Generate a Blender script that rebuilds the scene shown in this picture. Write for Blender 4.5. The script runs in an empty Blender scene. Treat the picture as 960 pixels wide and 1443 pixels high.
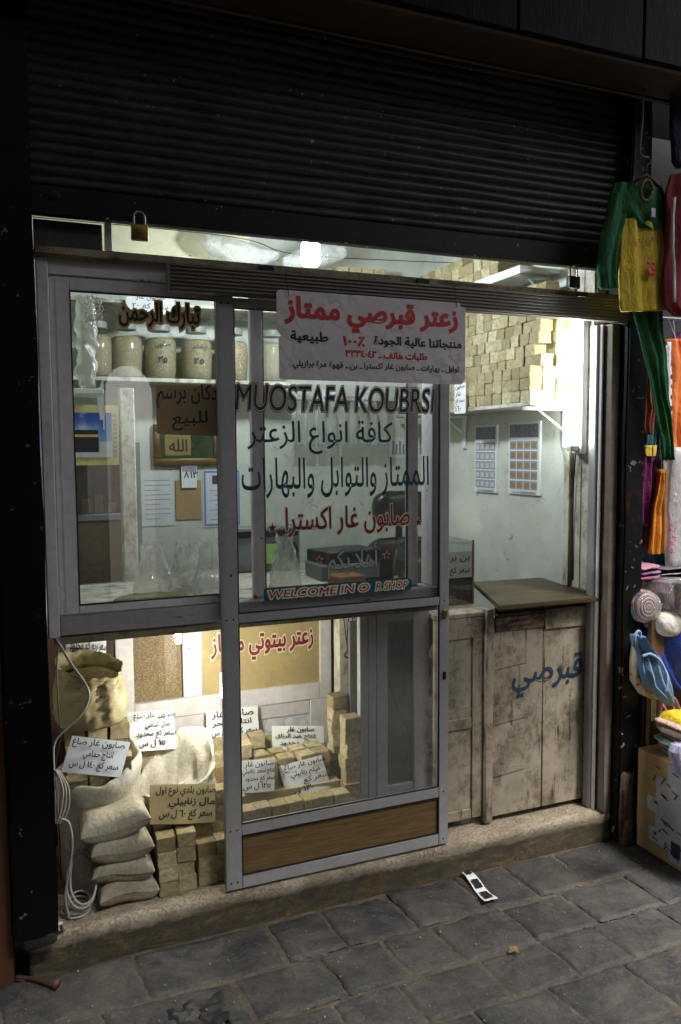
import bpy, bmesh, math, random, unicodedata
from mathutils import Vector, Matrix, noise
from mathutils.geometry import tessellate_polygon

random.seed(7)
SC = bpy.context.scene
COL = SC.collection
PI = math.pi

# ------------------------------------------------------------------ camera
F_PX, YAW, PITCH, ROLL = 1113.9, math.radians(22.217), math.radians(4.517), math.radians(-0.3508)
EYE = Vector((0, 0, 1.6))
FWD = Vector((math.sin(YAW) * math.cos(PITCH), math.cos(YAW) * math.cos(PITCH), -math.sin(PITCH)))
_r = Vector((math.cos(YAW), -math.sin(YAW), 0))
_u = _r.cross(FWD)
RIGHT = _r * math.cos(ROLL) + _u * math.sin(ROLL)
UP = -_r * math.sin(ROLL) + _u * math.cos(ROLL)
cam = bpy.data.objects.new('camera', bpy.data.cameras.new('camera'))
COL.objects.link(cam)
cam.matrix_world = Matrix(((RIGHT.x, UP.x, -FWD.x, EYE.x), (RIGHT.y, UP.y, -FWD.y, EYE.y),
                           (RIGHT.z, UP.z, -FWD.z, EYE.z), (0, 0, 0, 1)))
cam.data.sensor_fit = 'HORIZONTAL'
cam.data.sensor_width = 24
cam.data.lens = F_PX / 960 * 24
cam.data.clip_start = 0.05
cam.data.clip_end = 300
SC.camera = cam

# ------------------------------------------------------------------ world, sun, exposure
W = bpy.data.worlds.new('World')
SC.world = W
W.use_nodes = True
wn = W.node_tree
sky = wn.nodes.new('ShaderNodeTexSky')
sky.sky_type = 'NISHITA'
sky.sun_disc = False
SUN_EL, SUN_AZ = math.radians(58), math.radians(150)
sky.sun_elevation = SUN_EL
sky.sun_rotation = SUN_AZ
sky.air_density = 1.0
sky.dust_density = 3.0
hs = wn.nodes.new('ShaderNodeHueSaturation')      # hazy city sky, little blue in it
hs.inputs['Saturation'].default_value = 0.4
wn.links.new(sky.outputs[0], hs.inputs['Color'])
wn.links.new(hs.outputs[0], wn.nodes['Background'].inputs[0])
wn.nodes['Background'].inputs[1].default_value = 0.15
sd = bpy.data.lights.new('sun', 'SUN')
sd.energy = 3.0
sd.angle = math.radians(14)
sd.color = (1, .96, .9)
sun = bpy.data.objects.new('sun', sd)
COL.objects.link(sun)
sdir = Vector((math.sin(SUN_AZ) * math.cos(SUN_EL), math.cos(SUN_AZ) * math.cos(SUN_EL), math.sin(SUN_EL)))
sun.rotation_euler = sdir.to_track_quat('Z', 'Y').to_euler()
sun.location = (0, 0, 8)
vs = SC.view_settings
vs.view_transform = 'Standard'
vs.look = 'None'
vs.gamma = 1
vs.use_curve_mapping = False
vs.exposure = 1.05
SC.render.engine = 'CYCLES'
SC.cycles.use_denoising = True
SC.cycles.max_bounces = 9
SC.cycles.diffuse_bounces = 4
SC.cycles.glossy_bounces = 3
SC.cycles.transmission_bounces = 4
SC.cycles.transparent_max_bounces = 24
SC.cycles.caustics_reflective = False
SC.cycles.caustics_refractive = False
SC.cycles.sample_clamp_indirect = 4


# ------------------------------------------------------------------ where a pixel of the photo meets a plane
def at(x, y, **k):
    d = RIGHT * ((x - 480) / F_PX) - UP * ((y - 721.5) / F_PX) + FWD
    a = 'XYZ'.index(list(k)[0])
    return EYE + d * ((list(k.values())[0] - EYE[a]) / d[a])


# ------------------------------------------------------------------ materials
def lin(c):
    return tuple(((v / 255) / 12.92 if v / 255 <= .04045 else ((v / 255 + .055) / 1.055) ** 2.4) for v in c) + (1,)


class N:
    """small wrapper for a node tree"""
    def __init__(s, name):
        s.m = bpy.data.materials.new(name)
        s.m.use_nodes = True
        s.t = s.m.node_tree
        s.b = s.t.nodes['Principled BSDF']
        s.out = s.t.nodes['Material Output']
        s._co = None

    def n(s, typ, **k):
        x = s.t.nodes.new(typ)
        for a, v in k.items():
            if a in x.inputs.keys():
                s.set(x.inputs[a], v)
            else:
                setattr(x, a, v)
        return x

    def set(s, inp, v):
        if isinstance(v, bpy.types.NodeSocket):
            s.t.links.new(v, inp)
        else:
            inp.default_value = v

    def co(s, scale=(1, 1, 1), rand=False):
        tc = s.n('ShaderNodeTexCoord')
        mp = s.n('ShaderNodeMapping')
        s.t.links.new(tc.outputs['Object'], mp.inputs['Vector'])
        mp.inputs['Scale'].default_value = scale
        if rand:
            oi = s.n('ShaderNodeObjectInfo')
            mu = s.n('ShaderNodeVectorMath', operation='SCALE')
            cx = s.n('ShaderNodeCombineXYZ')
            for i in range(3):
                s.t.links.new(oi.outputs['Random'], cx.inputs[i])
            s.t.links.new(cx.outputs[0], mu.inputs[0])
            mu.inputs['Scale'].default_value = 37
            s.t.links.new(mu.outputs[0], mp.inputs['Location'])
        return mp.outputs[0]

    def noise(s, vec, scale, detail=5, rough=.6, dist=0):
        x = s.n('ShaderNodeTexNoise')
        s.t.links.new(vec, x.inputs['Vector'])
        x.inputs['Scale'].default_value = scale
        x.inputs['Detail'].default_value = detail
        x.inputs['Roughness'].default_value = rough
        x.inputs['Distortion'].default_value = dist
        return x.outputs['Fac']

    def ramp(s, fac, stops):
        x = s.n('ShaderNodeValToRGB')
        s.t.links.new(fac, x.inputs[0])
        el = x.color_ramp.elements
        while len(el) < len(stops):
            el.new(.5)
        for e, (p, c) in zip(el, stops):
            e.position = p
            e.color = c if len(c) == 4 else lin(c)
        return x.outputs[0]

    def mix(s, fac, a, b, blend='MIX'):
        x = s.n('ShaderNodeMix', data_type='RGBA', blend_type=blend)
        s.set(x.inputs[0], fac)
        s.set(x.inputs[6], a)
        s.set(x.inputs[7], b)
        return x.outputs[2]

    def math(s, op, a, b=0.0):
        x = s.n('ShaderNodeMath', operation=op)
        s.set(x.inputs[0], a)
        s.set(x.inputs[1], b)
        return x.outputs[0]

    def bump(s, h, strength=.3, dist=.01):
        x = s.n('ShaderNodeBump')
        s.t.links.new(h, x.inputs['Height'])
        x.inputs['Strength'].default_value = strength
        x.inputs['Distance'].default_value = dist
        s.t.links.new(x.outputs[0], s.b.inputs['Normal'])

    def base(s, c, rough=.6, metal=0, spec=.5):
        s.set(s.b.inputs['Base Color'], c)
        s.set(s.b.inputs['Roughness'], rough)
        s.b.inputs['Metallic'].default_value = metal
        s.b.inputs['Specular IOR Level'].default_value = spec
        return s


BLK, WHT = (0, 0, 0, 1), (1, 1, 1, 1)


def M(name, c, rough=.6, metal=0, var=.25, sc=6, bump=.15, bsc=60, bd=.002, stretch=(1, 1, 1), rand=0, spec=.5, speck=None):
    """painted / plain surface: colour that wanders with dirt, fine bump, optional specks"""
    n = N(name)
    v = n.co(stretch, rand=True)
    a = n.noise(v, sc, 7, .65)
    c = lin(c)
    dk = tuple(x * (1 - var) for x in c[:3]) + (1,)
    lt = tuple(min(1, x * (1 + var * .6)) for x in c[:3]) + (1,)
    col = n.ramp(a, [(.3, dk), (.5, c), (.72, lt)])
    if rand:
        oi = n.n('ShaderNodeObjectInfo')
        hv = n.n('ShaderNodeHueSaturation')
        n.t.links.new(col, hv.inputs['Color'])
        n.set(hv.inputs['Value'], n.math('ADD', n.math('MULTIPLY', oi.outputs['Random'], 2 * rand), 1 - rand))
        col = hv.outputs[0]
    fine = n.ramp(n.noise(v, sc * 11, 6, .7), [(.3, lin((205, 203, 200))), (.62, WHT)])
    col = n.mix(min(1, var * 3), col, fine, 'MULTIPLY')
    if speck:
        sp = n.noise(v, speck[0], 2, .5)
        col = n.mix(n.ramp(sp, [(speck[1], BLK), (speck[1] + .03, WHT)]), col, lin(speck[2]))
    n.base(col, rough, metal, spec)
    rr = n.math('ADD', n.math('MULTIPLY', a, .25), rough - .12)
    n.set(n.b.inputs['Roughness'], rr)
    if bump:
        n.bump(n.noise(v, bsc, 6, .6), bump, bd)
    return n.m


def emit(name, c, s):
    n = N(name)
    n.base(lin(c), .4)
    n.b.inputs['Emission Color'].default_value = lin(c)
    n.b.inputs['Emission Strength'].default_value = s
    return n.m


def glass(name, tint=(1, 1, 1, 1), dirt=.06, boost=1.0, rough=0.0):
    """window pane: clear with Fresnel reflection and a little dust"""
    n = N(name)
    tr = n.n('ShaderNodeBsdfTransparent')
    tr.inputs[0].default_value = tint
    gl = n.n('ShaderNodeBsdfGlossy')
    gl.inputs['Roughness'].default_value = rough
    fr = n.n('ShaderNodeFresnel')
    ge = n.n('ShaderNodeNewGeometry')            # same reflection on both faces of the pane
    n.set(fr.inputs['IOR'], n.math('ADD', n.math('MULTIPLY', ge.outputs['Backfacing'], 1 / 1.52 - 1.52), 1.52))
    mx = n.n('ShaderNodeMixShader')
    n.set(mx.inputs[0], n.math('MULTIPLY', fr.outputs[0], boost))
    n.t.links.new(tr.outputs[0], mx.inputs[1])
    n.t.links.new(gl.outputs[0], mx.inputs[2])
    df = n.n('ShaderNodeBsdfDiffuse')
    df.inputs[0].default_value = (.5, .5, .47, 1)
    v = n.co()
    d = n.ramp(n.math('ADD', n.math('MULTIPLY', n.noise(v, 5, 8, .7, .4), .6), n.math('MULTIPLY', n.noise(n.co((9, 1, 1.2)), 5, 7, .75, .3), .42)), [(.42, BLK), (.75, WHT)])
    m2 = n.n('ShaderNodeMixShader')
    n.set(m2.inputs[0], n.math('ADD', n.math('MULTIPLY', d, dirt), dirt * .15))
    n.t.links.new(mx.outputs[0], m2.inputs[1])
    n.t.links.new(df.outputs[0], m2.inputs[2])
    n.t.links.new(m2.outputs[0], n.out.inputs[0])
    return n.m


def film(name, c=(235, 238, 235), clear=.75, rough=.12, sc=14):
    """thin crinkled plastic"""
    n = N(name)
    v = n.co(rand=True)
    tr = n.n('ShaderNodeBsdfTransparent')
    tr.inputs[0].default_value = (.96, .96, .94, 1)
    gl = n.n('ShaderNodeBsdfGlossy')
    gl.inputs['Roughness'].default_value = rough
    df = n.n('ShaderNodeBsdfDiffuse')
    df.inputs[0].default_value = lin(c)
    tl = n.n('ShaderNodeBsdfTranslucent')
    tl.inputs[0].default_value = lin(c)
    bp = n.n('ShaderNodeBump')
    n.t.links.new(n.noise(v, sc, 5, .65, 1.2), bp.inputs['Height'])
    bp.inputs['Strength'].default_value = .9
    bp.inputs['Distance'].default_value = .02
    for x in (gl, df, tl):
        n.t.links.new(bp.outputs[0], x.inputs['Normal'])
    lw = n.n('ShaderNodeLayerWeight')
    lw.inputs[0].default_value = .35
    n.t.links.new(bp.outputs[0], lw.inputs['Normal'])
    a1 = n.n('ShaderNodeMixShader')
    a1.inputs[0].default_value = .5
    n.t.links.new(df.outputs[0], a1.inputs[1])
    n.t.links.new(tl.outputs[0], a1.inputs[2])
    a2 = n.n('ShaderNodeMixShader')
    n.set(a2.inputs[0], n.math('ADD', n.math('MULTIPLY', lw.outputs['Facing'], .5), .12))
    n.t.links.new(a1.outputs[0], a2.inputs[1])
    n.t.links.new(gl.outputs[0], a2.inputs[2])
    a3 = n.n('ShaderNodeMixShader')
    n.set(a3.inputs[0], n.math('SUBTRACT', clear, n.math('MULTIPLY', lw.outputs['Facing'], clear * .7)))
    n.t.links.new(a2.outputs[0], a3.inputs[1])
    n.t.links.new(tr.outputs[0], a3.inputs[2])
    n.t.links.new(a3.outputs[0], n.out.inputs[0])
    return n.m


def m_plaster(name, c, c2, amount=.6, gloss=.45):
    n = N(name)
    v = n.co()
    big = n.noise(v, 1.7, 9, .7, .5)
    scuff = n.noise(n.co((1, 1, 1)), 14, 8, .75, 1.5)
    col = n.ramp(n.noise(v, 3, 5), [(.3, tuple(x * .9 for x in c)), (.6, c)])
    col = n.mix(n.math('MULTIPLY', n.ramp(big, [(.47, BLK), (.68, WHT)]), amount), col, lin(c2))
    col = n.mix(n.math('MULTIPLY', n.ramp(scuff, [(.60, BLK), (.68, WHT)]), .7), col, lin((70, 66, 56)))
    n.base(col, gloss)
    n.bump(n.noise(v, 35, 7, .65), .25, .004)
    return n.m


def m_wood_paint(name, paint, under, wear=.5, grain=(14, 14, .8), rough=.7):
    """old paint over wood, rubbed through along the grain"""
    n = N(name)
    v = n.co(grain)
    g = n.noise(v, 3.2, 9, .72, .25)
    w = n.noise(n.co((1, 1, 1)), 4.5, 9, .75, .6)
    s = n.math('ADD', n.math('MULTIPLY', g, .62), n.math('MULTIPLY', w, .5))
    fac = n.ramp(s, [(wear + .10, BLK), (wear + .17, WHT)])
    smud = n.ramp(n.noise(n.co((1.3, 1.3, 1)), 7, 10, .8, .1), [(.48, WHT), (.60, lin((180, 172, 160))), (.72, lin((104, 96, 86)))])
    specks = n.ramp(n.noise(n.co((2.2, 2.2, 1)), 42, 6, .8), [(.60, WHT), (.70, lin((90, 80, 68)))])
    pv = n.ramp(n.noise(n.co((1, 1, 1)), 2.6, 8, .7), [(.3, tuple(x * .72 for x in paint)), (.55, paint), (.75, tuple(min(255, x * 1.12) for x in paint))])
    wd = n.ramp(g, [(.35, tuple(x * .5 for x in under)), (.65, under)])
    n.base(n.mix(1.0, n.mix(1.0, n.mix(fac, pv, wd), smud, 'MULTIPLY'), specks, 'MULTIPLY'), rough)
    n.bump(n.math('ADD', n.math('MULTIPLY', fac, -.6), n.math('MULTIPLY', g, .5)), .5, .004)
    return n.m


def m_wood(name, c, grain=(1, 14, 14), rough=.55, var=.55, sc=4):
    n = N(name)
    v = n.co(grain)
    g = n.noise(v, sc, 8, .65, .8)
    n.base(n.ramp(g, [(.25, tuple(x * (1 - var) for x in c)), (.55, c), (.8, tuple(min(255, x * 1.2) for x in c))]), rough)
    n.bump(g, .25, .003)
    return n.m


def m_stone(name, c, c2, c3, sc=5, bump=.5, rough=.75, pits=.0, dust=None):
    n = N(name)
    v = n.co()
    a = n.noise(v, sc, 10, .7, .3)
    b = n.noise(v, sc * 4.5, 8, .7)
    col = n.ramp(a, [(.3, c2), (.5, c), (.72, c3)])
    col = n.mix(n.math('MULTIPLY', n.ramp(b, [(.4, WHT), (.62, BLK)]), .45), col, lin(tuple(x * .5 for x in c2)), 'MIX')
    if dust:                                         # trodden-in dust and scuffs
        col = n.mix(n.math('MULTIPLY', n.ramp(n.noise(v, 4.5, 10, .78, .6), [(.44, BLK), (.66, WHT)]), .6), col, lin(dust))
        col = n.mix(n.math('MULTIPLY', n.ramp(n.noise(v, 90, 4, .8), [(.56, BLK), (.66, WHT)]), .5), col, lin(tuple(x * 1.25 for x in dust)))
    n.base(col, rough)
    h = n.math('ADD', n.math('MULTIPLY', a, .8), n.math('MULTIPLY', n.noise(v, sc * 12, 8, .75), .5))
    if pits:
        vo = n.n('ShaderNodeTexVoronoi')
        n.t.links.new(v, vo.inputs['Vector'])
        vo.inputs['Scale'].default_value = 130
        h = n.math('ADD', h, n.math('MULTIPLY', n.ramp(vo.outputs['Distance'], [(.1, BLK), (.4, WHT)]), pits))
    n.bump(h, bump, .008)
    return n.m


# ------------------------------------------------------------------ mesh builder
class MB:
    def __init__(s):
        s.bm = bmesh.new()

    def _geom(s, r):
        return [v for v in r['verts']]

    def box(s, x0, y0, z0, x1, y1, z1, bev=0, rot=None, seg=1):
        c = Vector(((x0 + x1) / 2, (y0 + y1) / 2, (z0 + z1) / 2))
        m = Matrix.Translation(c) @ (rot.to_4x4() if rot else Matrix()) @ Matrix.Diagonal((abs(x1 - x0), abs(y1 - y0), abs(z1 - z0), 1))
        vs_ = bmesh.ops.create_cube(s.bm, size=1, matrix=m)['verts']
        if bev:
            es = list({e for v in vs_ for e in v.link_edges})
            bmesh.ops.bevel(s.bm, geom=es, offset=bev, segments=seg, affect='EDGES', profile=.5)
        return s

    def grid(s, nu, nv, f, wrap=False, close=False):
        g = [[s.bm.verts.new(f(i / (nu if wrap else nu - 1), j / (nv - 1))) for j in range(nv)] for i in range(nu)]
        for i in range(nu if wrap else nu - 1):
            for j in range(nv - 1):
                a, b = g[i], g[(i + 1) % nu]
                try:
                    s.bm.faces.new((a[j], b[j], b[j + 1], a[j + 1]))
                except ValueError:
                    pass
        if close and wrap:
            for j in (0, nv - 1):
                try:
                    s.bm.faces.new([g[i][j] for i in range(nu)])
                except ValueError:
                    pass
        return g

    def lathe(s, prof, c, n=24, wob=0, seed=0, cap=True, sx=1, sy=1):
        c = Vector(c)

        def f(u, v):
            k = v * (len(prof) - 1)
            i = min(int(k), len(prof) - 2)
            r, z = (prof[i][q] * (1 - k + i) + prof[i + 1][q] * (k - i) for q in (0, 1))
            a = u * 2 * PI
            p = Vector((math.cos(a) * r * sx, math.sin(a) * r * sy, z))
            if wob:
                p += noise.noise_vector(p * 9 + Vector((seed, seed * 2, 0))) * wob * min(1, r * 30)
            return c + p
        s.grid(n, len(prof), f, wrap=True, close=cap)
        return s

    def tube(s, pts, r, n=8, smooth=0):
        pts = [Vector(p) for p in pts]
        if smooth:
            q = []
            for i in range(len(pts) - 1):
                p0, p1, p2, p3 = pts[max(i - 1, 0)], pts[i], pts[i + 1], pts[min(i + 2, len(pts) - 1)]
                for k in range(smooth):
                    t = k / smooth
                    q.append(.5 * ((2 * p1) + (p2 - p0) * t + (2 * p0 - 5 * p1 + 4 * p2 - p3) * t * t + (3 * p1 - p0 - 3 * p2 + p3) * t ** 3))
            q.append(pts[-1])
            pts = q
        rings = []
        up = Vector((0, 0, 1))
        for i, p in enumerate(pts):
            d = (pts[min(i + 1, len(pts) - 1)] - pts[max(i - 1, 0)]).normalized()
            a = d.cross(up)
            if a.length < .05:
                a = d.cross(Vector((1, 0, 0)))
            a.normalize()
            b = d.cross(a).normalized()
            if rings:                               # keep the frame from flipping
                pa = (rings[-1][0].co - pts[i - 1]).normalized()
                a = (pa - d * pa.dot(d)).normalized()
                b = d.cross(a)
            rr = r(i / max(1, len(pts) - 1)) if callable(r) else r
            rings.append([s.bm.verts.new(p + (a * math.cos(k * 2 * PI / n) + b * math.sin(k * 2 * PI / n)) * rr) for k in range(n)])
        for A, B in zip(rings, rings[1:]):
            for k in range(n):
                s.bm.faces.new((A[k], A[(k + 1) % n], B[(k + 1) % n], B[k]))
        s.bm.faces.new(rings[0][::-1])
        s.bm.faces.new(rings[-1])
        return s

    def slab(s, pts, dvec):
        """polygon pts extruded by dvec"""
        pts = [Vector(p) for p in pts]
        a = [s.bm.verts.new(p) for p in pts]
        b = [s.bm.verts.new(p + Vector(dvec)) for p in pts]
        s.bm.faces.new(a[::-1])
        s.bm.faces.new(b)
        for i in range(len(a)):
            j = (i + 1) % len(a)
            s.bm.faces.new((a[i], a[j], b[j], b[i]))
        return s

    def pillow(s, c, size, rot=0, e=.55, n=.012, seed=0, fr=6, nu=36, nv=22, tilt=0):
        R = Matrix.Rotation(rot, 3, 'Z') @ Matrix.Rotation(tilt, 3, 'Y')
        c = Vector(c)

        def sp(x, k):
            return math.copysign(abs(x) ** k, x)

        def f(u, v):
            a, b = u * 2 * PI, (v - .5) * PI * .998
            p = Vector((sp(math.cos(b), e) * sp(math.cos(a), e) * size[0] / 2, sp(math.cos(b), e) * sp(math.sin(a), e) * size[1] / 2, sp(math.sin(b), .85) * size[2] / 2))
            q = p * fr * 4 + Vector((seed * 7.3, seed * 3.1, seed))
            p += noise.noise_vector(q) * n + noise.noise_vector(q * 3.1) * n * .35
            return c + R @ p
        s.grid(nu, nv, f, wrap=True, close=True)
        return s

    def bag(s, c, w, d, h, rot=0, tilt=0, seed=0):
        """filled cloth bag lying flat: two bulging faces meeting in a seam, corners pulled out"""
        R = Matrix.Rotation(rot, 3, 'Z') @ Matrix.Rotation(tilt, 3, 'Y')
        c = Vector(c)
        for sg in (1, -1):
            def f(u, v, sg=sg):
                x, y = u * 2 - 1, v * 2 - 1
                k = max(0, (1 - abs(x) ** 3.2)) * max(0, (1 - abs(y) ** 3.2))
                pin = 1 - .07 * (1 - y * y) * x * x - .0
                px_, py_ = x * w / 2 * (1 - .06 * (1 - y * y)), y * d / 2 * (1 - .09 * (1 - x * x))
                q = Vector((px_ * 20, py_ * 20, seed * 3.7 + sg))
                e = 1 - k
                z = sg * h / 2 * k ** .42
                rid = abs(noise.noise(Vector((x * 5 + seed, y * 9, sg * 2)))) * .010 * (e ** .5) + noise.noise(q * .35) * .008
                z += rid * k ** .3
                wv = noise.noise_vector(q * .5) * .004
                return c + R @ Vector((px_ + wv.x, py_ + wv.y, z + .006 * math.sin(x * 3 + seed)))
            s.grid(56, 40, f)
        return s

    def drapes(s, c, size, seed=0, rot=0, n=.03, e=.75):
        """crumpled cloth: a rounded body creased by sharp folds"""
        R = Matrix.Rotation(rot, 3, 'Z')
        c = Vector(c)

        def sp(x, k):
            return math.copysign(abs(x) ** k, x)

        def f(u, v):
            a, b = u * 2 * PI, (v - .5) * PI * .998
            d = Vector((math.cos(b) * math.cos(a), math.cos(b) * math.sin(a), math.sin(b)))
            p = Vector((sp(math.cos(b), e) * sp(math.cos(a), e) * size[0] / 2, sp(math.cos(b), e) * sp(math.sin(a), e) * size[1] / 2, sp(math.sin(b), e) * size[2] / 2))
            q = d * 1.7 + Vector((seed * 1.3, seed * 2.1, seed))
            q = q + noise.noise_vector(q) * .9
            f1 = 1 - abs(noise.noise(q * 1.6)) * 2
            f2 = 1 - abs(noise.noise(q * 3.7)) * 2
            return c + R @ (p * (1 + noise.noise(q * .8) * .25) + d * n * (f1 * .8 + f2 * .4 - .5))
        s.grid(84, 54, f, wrap=True, close=True)
        return s

    def jitter(s, amp, fr=8, seed=0):
        for v in s.bm.verts:
            v.co += noise.noise_vector(v.co * fr + Vector((seed, seed, seed))) * amp
        return s

    def build(s, name, m, parent=None, smooth=False, kind=None):
        bmesh.ops.remove_doubles(s.bm, verts=s.bm.verts, dist=1e-6)
        bmesh.ops.recalc_face_normals(s.bm, faces=s.bm.faces)
        me = bpy.data.meshes.new(name)
        off = Vector()
        p = parent
        while p:
            off += p.location
            p = p.parent
        if not parent:                               # a thing that is one mesh: origin at its base
            xs = [v.co for v in s.bm.verts]
            off = Vector(((min(v.x for v in xs) + max(v.x for v in xs)) / 2, (min(v.y for v in xs) + max(v.y for v in xs)) / 2, min(v.z for v in xs)))
        for v in s.bm.verts:
            v.co -= off
        s.bm.to_mesh(me)
        s.bm.free()
        me.materials.append(m)
        if smooth:
            me.polygons.foreach_set('use_smooth', [True] * len(me.polygons))
            if smooth != 'all':
                me.set_sharp_from_angle(angle=math.radians(42))
        o = bpy.data.objects.new(name, me)
        COL.objects.link(o)
        if parent:
            o.parent = parent
        else:
            o.location = off
        if kind:
            o['kind'] = kind
        return o


def tag(o, label, cat, group=None):
    o['label'] = label
    o['category'] = cat
    if group:
        o['group'] = group
    return o


def thing(name, label, cat, loc, group=None):
    o = bpy.data.objects.new(name, None)
    o.empty_display_size = .05
    COL.objects.link(o)
    o.location = loc
    return tag(o, label, cat, group)


def world_off(p):
    off = Vector()
    while p:
        off += p.location
        p = p.parent
    return off


# ------------------------------------------------------------------ lettering
_FORMS = {}
for _c in range(0xFE70, 0xFEFD):
    _d = unicodedata.decomposition(chr(_c)).split()
    if len(_d) >= 2 and _d[0] in ('<isolated>', '<final>', '<initial>', '<medial>'):
        _FORMS[(''.join(chr(int(h, 16)) for h in _d[1:]), _d[0][1:-1])] = chr(_c)
_NOFWD = set('ادذرزوأإآةىءؤ')


def shape(s):
    """joined Arabic letter forms in the order they are drawn"""
    u, i = [], 0
    while i < len(s):
        if s[i] == 'ل' and i + 1 < len(s) and s[i + 1] in 'اأإآ':
            u.append(s[i:i + 2])
            i += 2
        else:
            u.append(s[i])
            i += 1

    def ar(t):
        return bool(t) and (t, 'isolated') in _FORMS

    def fwd(t):
        return t == 'ـ' or (ar(t) and (t, 'initial') in _FORMS)
    out = []
    for k, t in enumerate(u):
        if not ar(t):
            out.append(t)
            continue
        pj = k > 0 and fwd(u[k - 1])
        nj = k + 1 < len(u) and fwd(t) and (ar(u[k + 1]) or u[k + 1] == 'ـ') and (u[k + 1], 'final') in _FORMS or (k + 1 < len(u) and fwd(t) and u[k + 1] == 'ـ')
        form = 'medial' if pj and nj else 'final' if pj else 'initial' if nj else 'isolated'
        out.append(_FORMS.get((t, form)) or _FORMS[(t, 'isolated')])
    out = out[::-1]
    res, run = [], []
    for t in out:                                    # numbers keep their own order
        if t.isdigit():
            run.insert(0, t)
        else:
            res += run + [t]
            run = []
    return ''.join(res + run)


_POLY = {}


def glyphs(body, res=4):
    """outlines of a line of text: list of (outer ring, [holes]), one entry per stroke so overlapping strokes stay filled"""
    if body in _POLY:
        return _POLY[body]
    cu = bpy.data.curves.new('line', 'FONT')
    cu.body = body
    cu.size = 1
    tmp = bpy.data.objects.new('line', cu)
    COL.objects.link(tmp)
    dg = bpy.context.evaluated_depsgraph_get()
    cv = tmp.evaluated_get(dg).to_curve(dg)
    rings = []
    for sp in cv.splines:
        bp = list(sp.bezier_points)
        pts = []
        for i in range(len(bp)):
            p, q = bp[i], bp[(i + 1) % len(bp)]
            p0, p1, p2, p3 = (Vector((v.x, v.y)) for v in (p.co, p.handle_right, q.handle_left, q.co))
            st = abs((p1 - p0).cross(p3 - p0)) + abs((p2 - p0).cross(p3 - p0)) < 1e-5
            n_ = 1 if st else res
            for k in range(n_):
                t = k / n_
                pts.append(p0 * (1 - t) ** 3 + p1 * 3 * t * (1 - t) ** 2 + p2 * 3 * t * t * (1 - t) + p3 * t ** 3)
        cl = [pts[0]] if pts else []
        for p in pts[1:]:
            if (p - cl[-1]).length > 1e-4:
                cl.append(p)
        if len(cl) > 2 and (cl[0] - cl[-1]).length < 1e-4:
            cl.pop()
        if len(cl) > 2:
            rings.append(cl)
    bpy.data.objects.remove(tmp)
    bpy.data.curves.remove(cu)

    def area(r):
        return sum(r[i - 1].cross(r[i]) for i in range(len(r))) / 2

    def inside(p, r):
        c = False
        for i in range(len(r)):
            a_, b_ = r[i - 1], r[i]
            if (a_.y > p.y) != (b_.y > p.y) and p.x < (b_.x - a_.x) * (p.y - a_.y) / (b_.y - a_.y) + a_.x:
                c = not c
        return c
    sg_ = math.copysign(1, area(max(rings, key=lambda r: abs(area(r)))))
    outs = [(r, []) for r in rings if area(r) * sg_ > 0]
    for r in rings:
        if area(r) * sg_ <= 0:
            cand = [o_ for o_ in outs if inside(r[0], o_[0])]
            if cand:
                min(cand, key=lambda o_: abs(area(o_[0])))[1].append(r)
    _POLY[body] = (outs, sg_)
    return _POLY[body]


def fatten(r, d):
    n_ = len(r)
    out = []
    for i in range(n_):
        a_, b_ = (r[i] - r[i - 1]), (r[(i + 1) % n_] - r[i])
        t = (a_.normalized() + b_.normalized())
        if t.length < 1e-4:
            t = a_
        t.normalize()
        k = min(1.6, 1 / max(.5, t.dot(a_.normalized())))
        out.append(r[i] + Vector((t.y, -t.x)) * d * k)
    return out


def letters(s, m, parent, o, right, up, w=None, h=None, depth=.0006, bold=0, shear=0, name='lettering', lift=0, wob=0):
    """one line of writing as a thin mesh: bottom-left corner o, along right and up, fitted to w x h"""
    arab = any('\u0600' <= c <= '\u06ff' for c in s)
    outs, sg_ = glyphs(shape(s) if arab else s)
    right, up, o = Vector(right).normalized(), Vector(up).normalized(), Vector(o)
    nor = right.cross(up)
    al = [p for r, hs in outs for p in r]
    xs, ys = [p.x + p.y * shear for p in al], [p.y for p in al]
    x0, y0, dx, dy = min(xs), min(ys), max(xs) - min(xs), max(ys) - min(ys)
    sx = w / dx if w else None
    sy = h / dy if h else None
    sx = sx or sy
    sy = sy or sx
    off = world_off(parent)
    bm = bmesh.new()
    for gi, (r, hs) in enumerate(outs):
        rr_ = [r] + hs
        tris = tessellate_polygon([[Vector((p.x, p.y, 0)) for p in q] for q in rr_])

        def put(p, dz):
            X, Y = (p.x + p.y * shear - x0) * sx, (p.y - y0) * sy
            if wob:
                q = noise.noise_vector(Vector((X * 28, Y * 28, sum(map(ord, s)) % 50)))
                X += q.x * wob
                Y += q.y * wob + math.sin(X * 22) * wob * .6
            return bm.verts.new(o + right * X + up * Y + nor * dz - off)
        dz = lift + depth + .00006 * (gi % 6)
        vv = [put(p, dz) for q in rr_ for p in q]
        for t in tris:
            try:
                bm.faces.new([vv[i] for i in t])
            except ValueError:
                pass
        if bold:                                     # a broader brush: a rim round every stroke
            for q in rr_:
                e = fatten(q, bold * sg_)
                va, vb = [put(p, dz - .00003) for p in q], [put(p, dz - .00003) for p in e]
                for i in range(len(q)):
                    bm.faces.new((va[i - 1], va[i], vb[i], vb[i - 1]))
    for f in bm.faces:
        f.normal_update()
        if f.normal.dot(nor) < 0:
            f.normal_flip()
    me = bpy.data.meshes.new(name)
    bm.to_mesh(me)
    bm.free()
    me.materials.append(m)
    ob = bpy.data.objects.new(name, me)
    COL.objects.link(ob)
    ob.parent = parent
    return ob


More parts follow.
